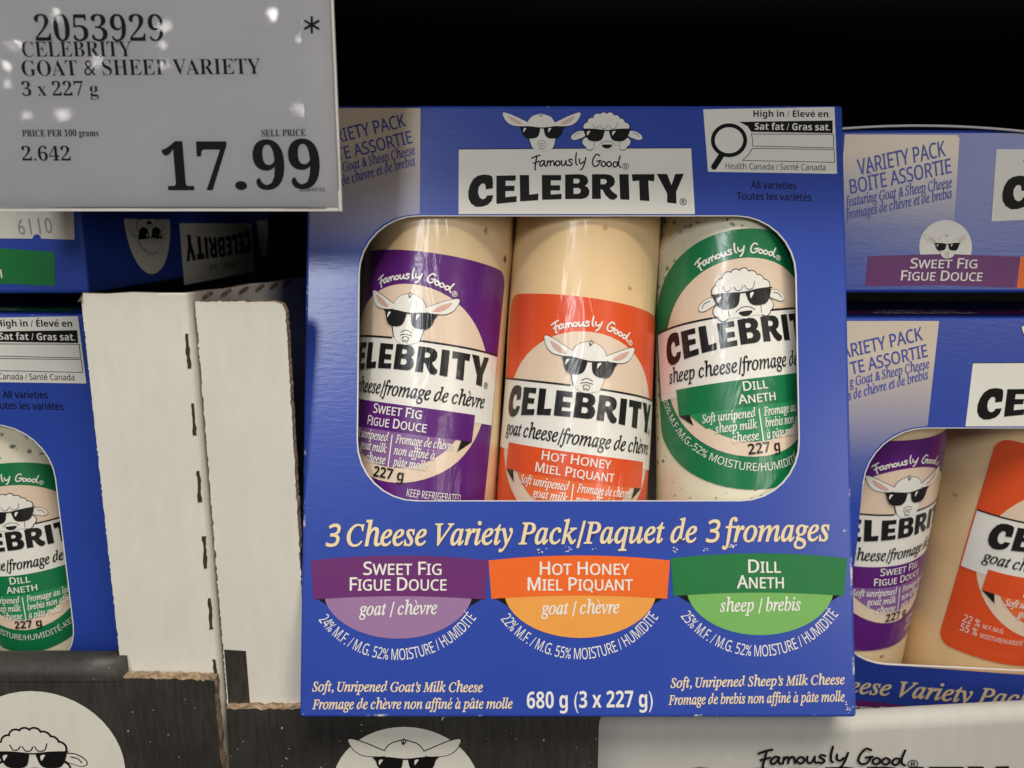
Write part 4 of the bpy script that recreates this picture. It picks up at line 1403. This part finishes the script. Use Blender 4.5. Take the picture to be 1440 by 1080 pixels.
hand(a, lambda x, y: (d1[0] + (x - 458) * kk, d1[1] - (y - 372) * kk * .88), 9 * kk, 'black', 2)
c1 = tp(948, 1077, Y2); ck = (tp(1420, 1077, Y2)[0] - c1[0]) / 1290
logo(a, lambda x, y: (c1[0] + (x - 76) * ck, c1[1] - (y - 403) * ck), 'black', 2)
a.build('lettering', wp, lambda x, z, o: (x, Y2 - o - .0003, z))
a = Art()
cc = tp(571, 1108, Y2); rr = 100 * Y2 * 1.2 / F_PX
rx = tp(674, 1085, Y2)[0] - cc[0]
a.poly(disc(cc, rx, 48, cc and tp(571, 1022, Y2)[1] - cc[1]), 'board', 1)
md = a.build('medallion', tray2, lambda x, z, o: (x, Y2 - o, z))
a = Art(); kk = rx / 100 * .325
goat(a, lambda x, y: (cc[0] + (x - 515) * kk, cc[1] + .0105 - (y - 125) * kk * 1.0), 2, 'black', 'board', 'board', 4.0)
a.build('animal_emblem', md, lambda x, z, o: (x, Y2 - o, z))
# torn white post
Yq = YP + 0.0006
bm = bmesh.new()
a0, a1 = tp(271, 424, Yq), tp(399, 425, Yq)
b0, b1 = tp(314, 990, Yq), tp(421, 992, Yq)
xlq = (a0[0] + b0[0]) / 2 ; xrq = MAIN_BASE.x - BW / 2 - .0005
xlq = XW + .0003
zq = a0[1]
out = ragged((xrq, BOT), (xrq, zq - .003), .0008, .0003) + [(xrq, zq - .003), (xrq - .0008, zq - .0008), (xrq - .003, zq)] + ragged((xrq - .003, zq), (xlq, zq), .0008, .0004)[1:] + ragged((xlq, zq), (xlq, BOT), .0008, .00035) + [(xlq, BOT)]
prism(bm, out, Yq, Yq + .0032, 0, 1)
mesh_obj('torn_post', bm, ['board', 'kraft'], tray2)
a = Art()
a.poly([(xlq + .0004, tp(330, 913, Yq)[1]), (xlq + .0068, tp(330, 915, Yq)[1]), (xlq + .0072, BOT + .01), (xlq + .0004, BOT + .01)], 'dusty', 1)
a.build('printed_tab', tray2, lambda x, z, o: (x, Yq - o - .0001, z))

# ------------------------------------------------------------------ price sign in its plastic sleeve, hanging from the shelf above
YS = 0.2035
sign = empty('price_sign', 'grey paper price sign in a clear plastic sleeve hanging over the boxes, reading 17.99', 'sign', Matrix.Translation((on_y(237, 150, YS).x, YS, on_y(237, 150, YS).z)))
s0 = sign.matrix_world.translation.copy()
s0 = Vector((on_y(237, 150, YS).x, YS, on_y(237, 150, YS).z))
SG = lambda px, py: (on_y(px, py, YS).x - s0.x, on_y(px, py, YS).z - s0.z)
us = YS / F_PX
xr_ = SG(470, 150)[0]; xl_ = SG(-70, 150)[0]; zb_ = SG(200, 291)[1]; zt_ = 0.085 - s0.z
bm = bmesh.new(); box_bm(bm, xl_, xr_, 0.0, 0.0006, zb_, zt_)
pp = mesh_obj('paper', bm, ['paper'], sign)
a = Art(); TX = lambda s, st, p0, p1, h, **k: a.text(s, st, line(SG(*p0), SG(*p1)), h * us, 'print', 1, **k)
TX('2053929', 'serif', (51, 58), (232, 58), 31)
TX('CELEBRITY', 'serif', (32, 80), (186, 79.5), 18.5)
TX('GOAT & SHEEP VARIETY', 'serif', (32, 107), (367, 104), 19)
TX('3 x 227 g', 'serif', (32, 135), (139, 134.5), 17.5)
TX('PRICE PER 100 grams', 'serifs', (32, 192), (139, 191.5), 8.5)
TX('2.642', 'serif', (32, 226), (100, 226), 18)
TX('SELL PRICE', 'serifs', (368, 192), (430, 191), 8.5)
TX('17', 'serifb', (232, 267), (323, 267), 61)
TX('.', 'serifb', (331, 266), (348, 266), 64)
TX('99', 'serifb', (359, 266), (452, 264), 61.5)
TX('2026/07/22', 'sans', (421, 269), (457, 269), 4.5)
for k in range(3):
    t = math.pi / 6 + k * math.pi / 3
    p = [(438.5 + 11 * math.cos(t), 35 + 11 * math.sin(t)), (438.5 + 3 * math.cos(t), 35 + 3 * math.sin(t)), (438.5 - 3 * math.cos(t), 35 - 3 * math.sin(t)), (438.5 - 11 * math.cos(t), 35 - 11 * math.sin(t))]
    a.stroke([SG(*p[0]), SG(*p[3])], 3.0 * us, 'print', 1 + .3 * k, False, False)
a.build('lettering', pp)
bm = bmesh.new()
# sleeve: front sheet slightly bowed, and back sheet
nx, nz = 24, 16
sx0, sx1, sz0, sz1 = xl_ - .001, SG(475, 150)[0], SG(200, 297)[1], zt_ + .002
grid = [[bm.verts.new((sx0 + (sx1 - sx0) * i / nx, -0.0010 - 0.00004 * noise.noise(Vector((i * .25, j * .3, 1))) + (.0009 if i in (0, nx) or j == 0 else 0), sz0 + (sz1 - sz0) * j / nz)) for j in range(nz + 1)] for i in range(nx + 1)]
for i in range(nx):
    for j in range(nz): bm.faces.new((grid[i][j], grid[i + 1][j], grid[i + 1][j + 1], grid[i][j + 1]))
for f in bm.faces: f.smooth = True
mesh_obj('plastic_sleeve', bm, ['sleeve'], sign)
# welded rim of the sleeve
bm = bmesh.new()
box_bm(bm, sx1 - .0008, sx1, -.0002, .0008, sz0, sz1)
box_bm(bm, sx0, sx1 - .0009, -.0002, .0008, sz0, sz0 + .0009)
mesh_obj('sleeve_rim', bm, ['boardgrey'], sign)

# small ceiling lamps far down the aisle, seen as glints in the sleeve
for (px, py, sz, e) in ((75, 27, .05, 1), (225, 36, .06, .9), (380, 22, .07, 1.6), (226, 60, .05, .7), (133, 80, .05, .7), (24, 52, .06, .8), (8, 87, .06, 1), (5, 112, .06, .6), (92, 163, .12, .35), (40, 166, .1, .25), (455, 38, .05, .9), (424, 57, .06, .5), (425, 153, .09, .3), (228, 88, .06, .6)):
    p = on_y(px, py, YS)
    d = Vector((p.x, -p.y, p.z)).normalized()
    pos = p + d * 5.0
    area('ceiling_lamp', pos, p, sz * .55, sz * .45, e * 0.11 * (sz / .06) ** 2, (1, .97, .92))

for o in list(_tob.values()): bpy.data.objects.remove(o)
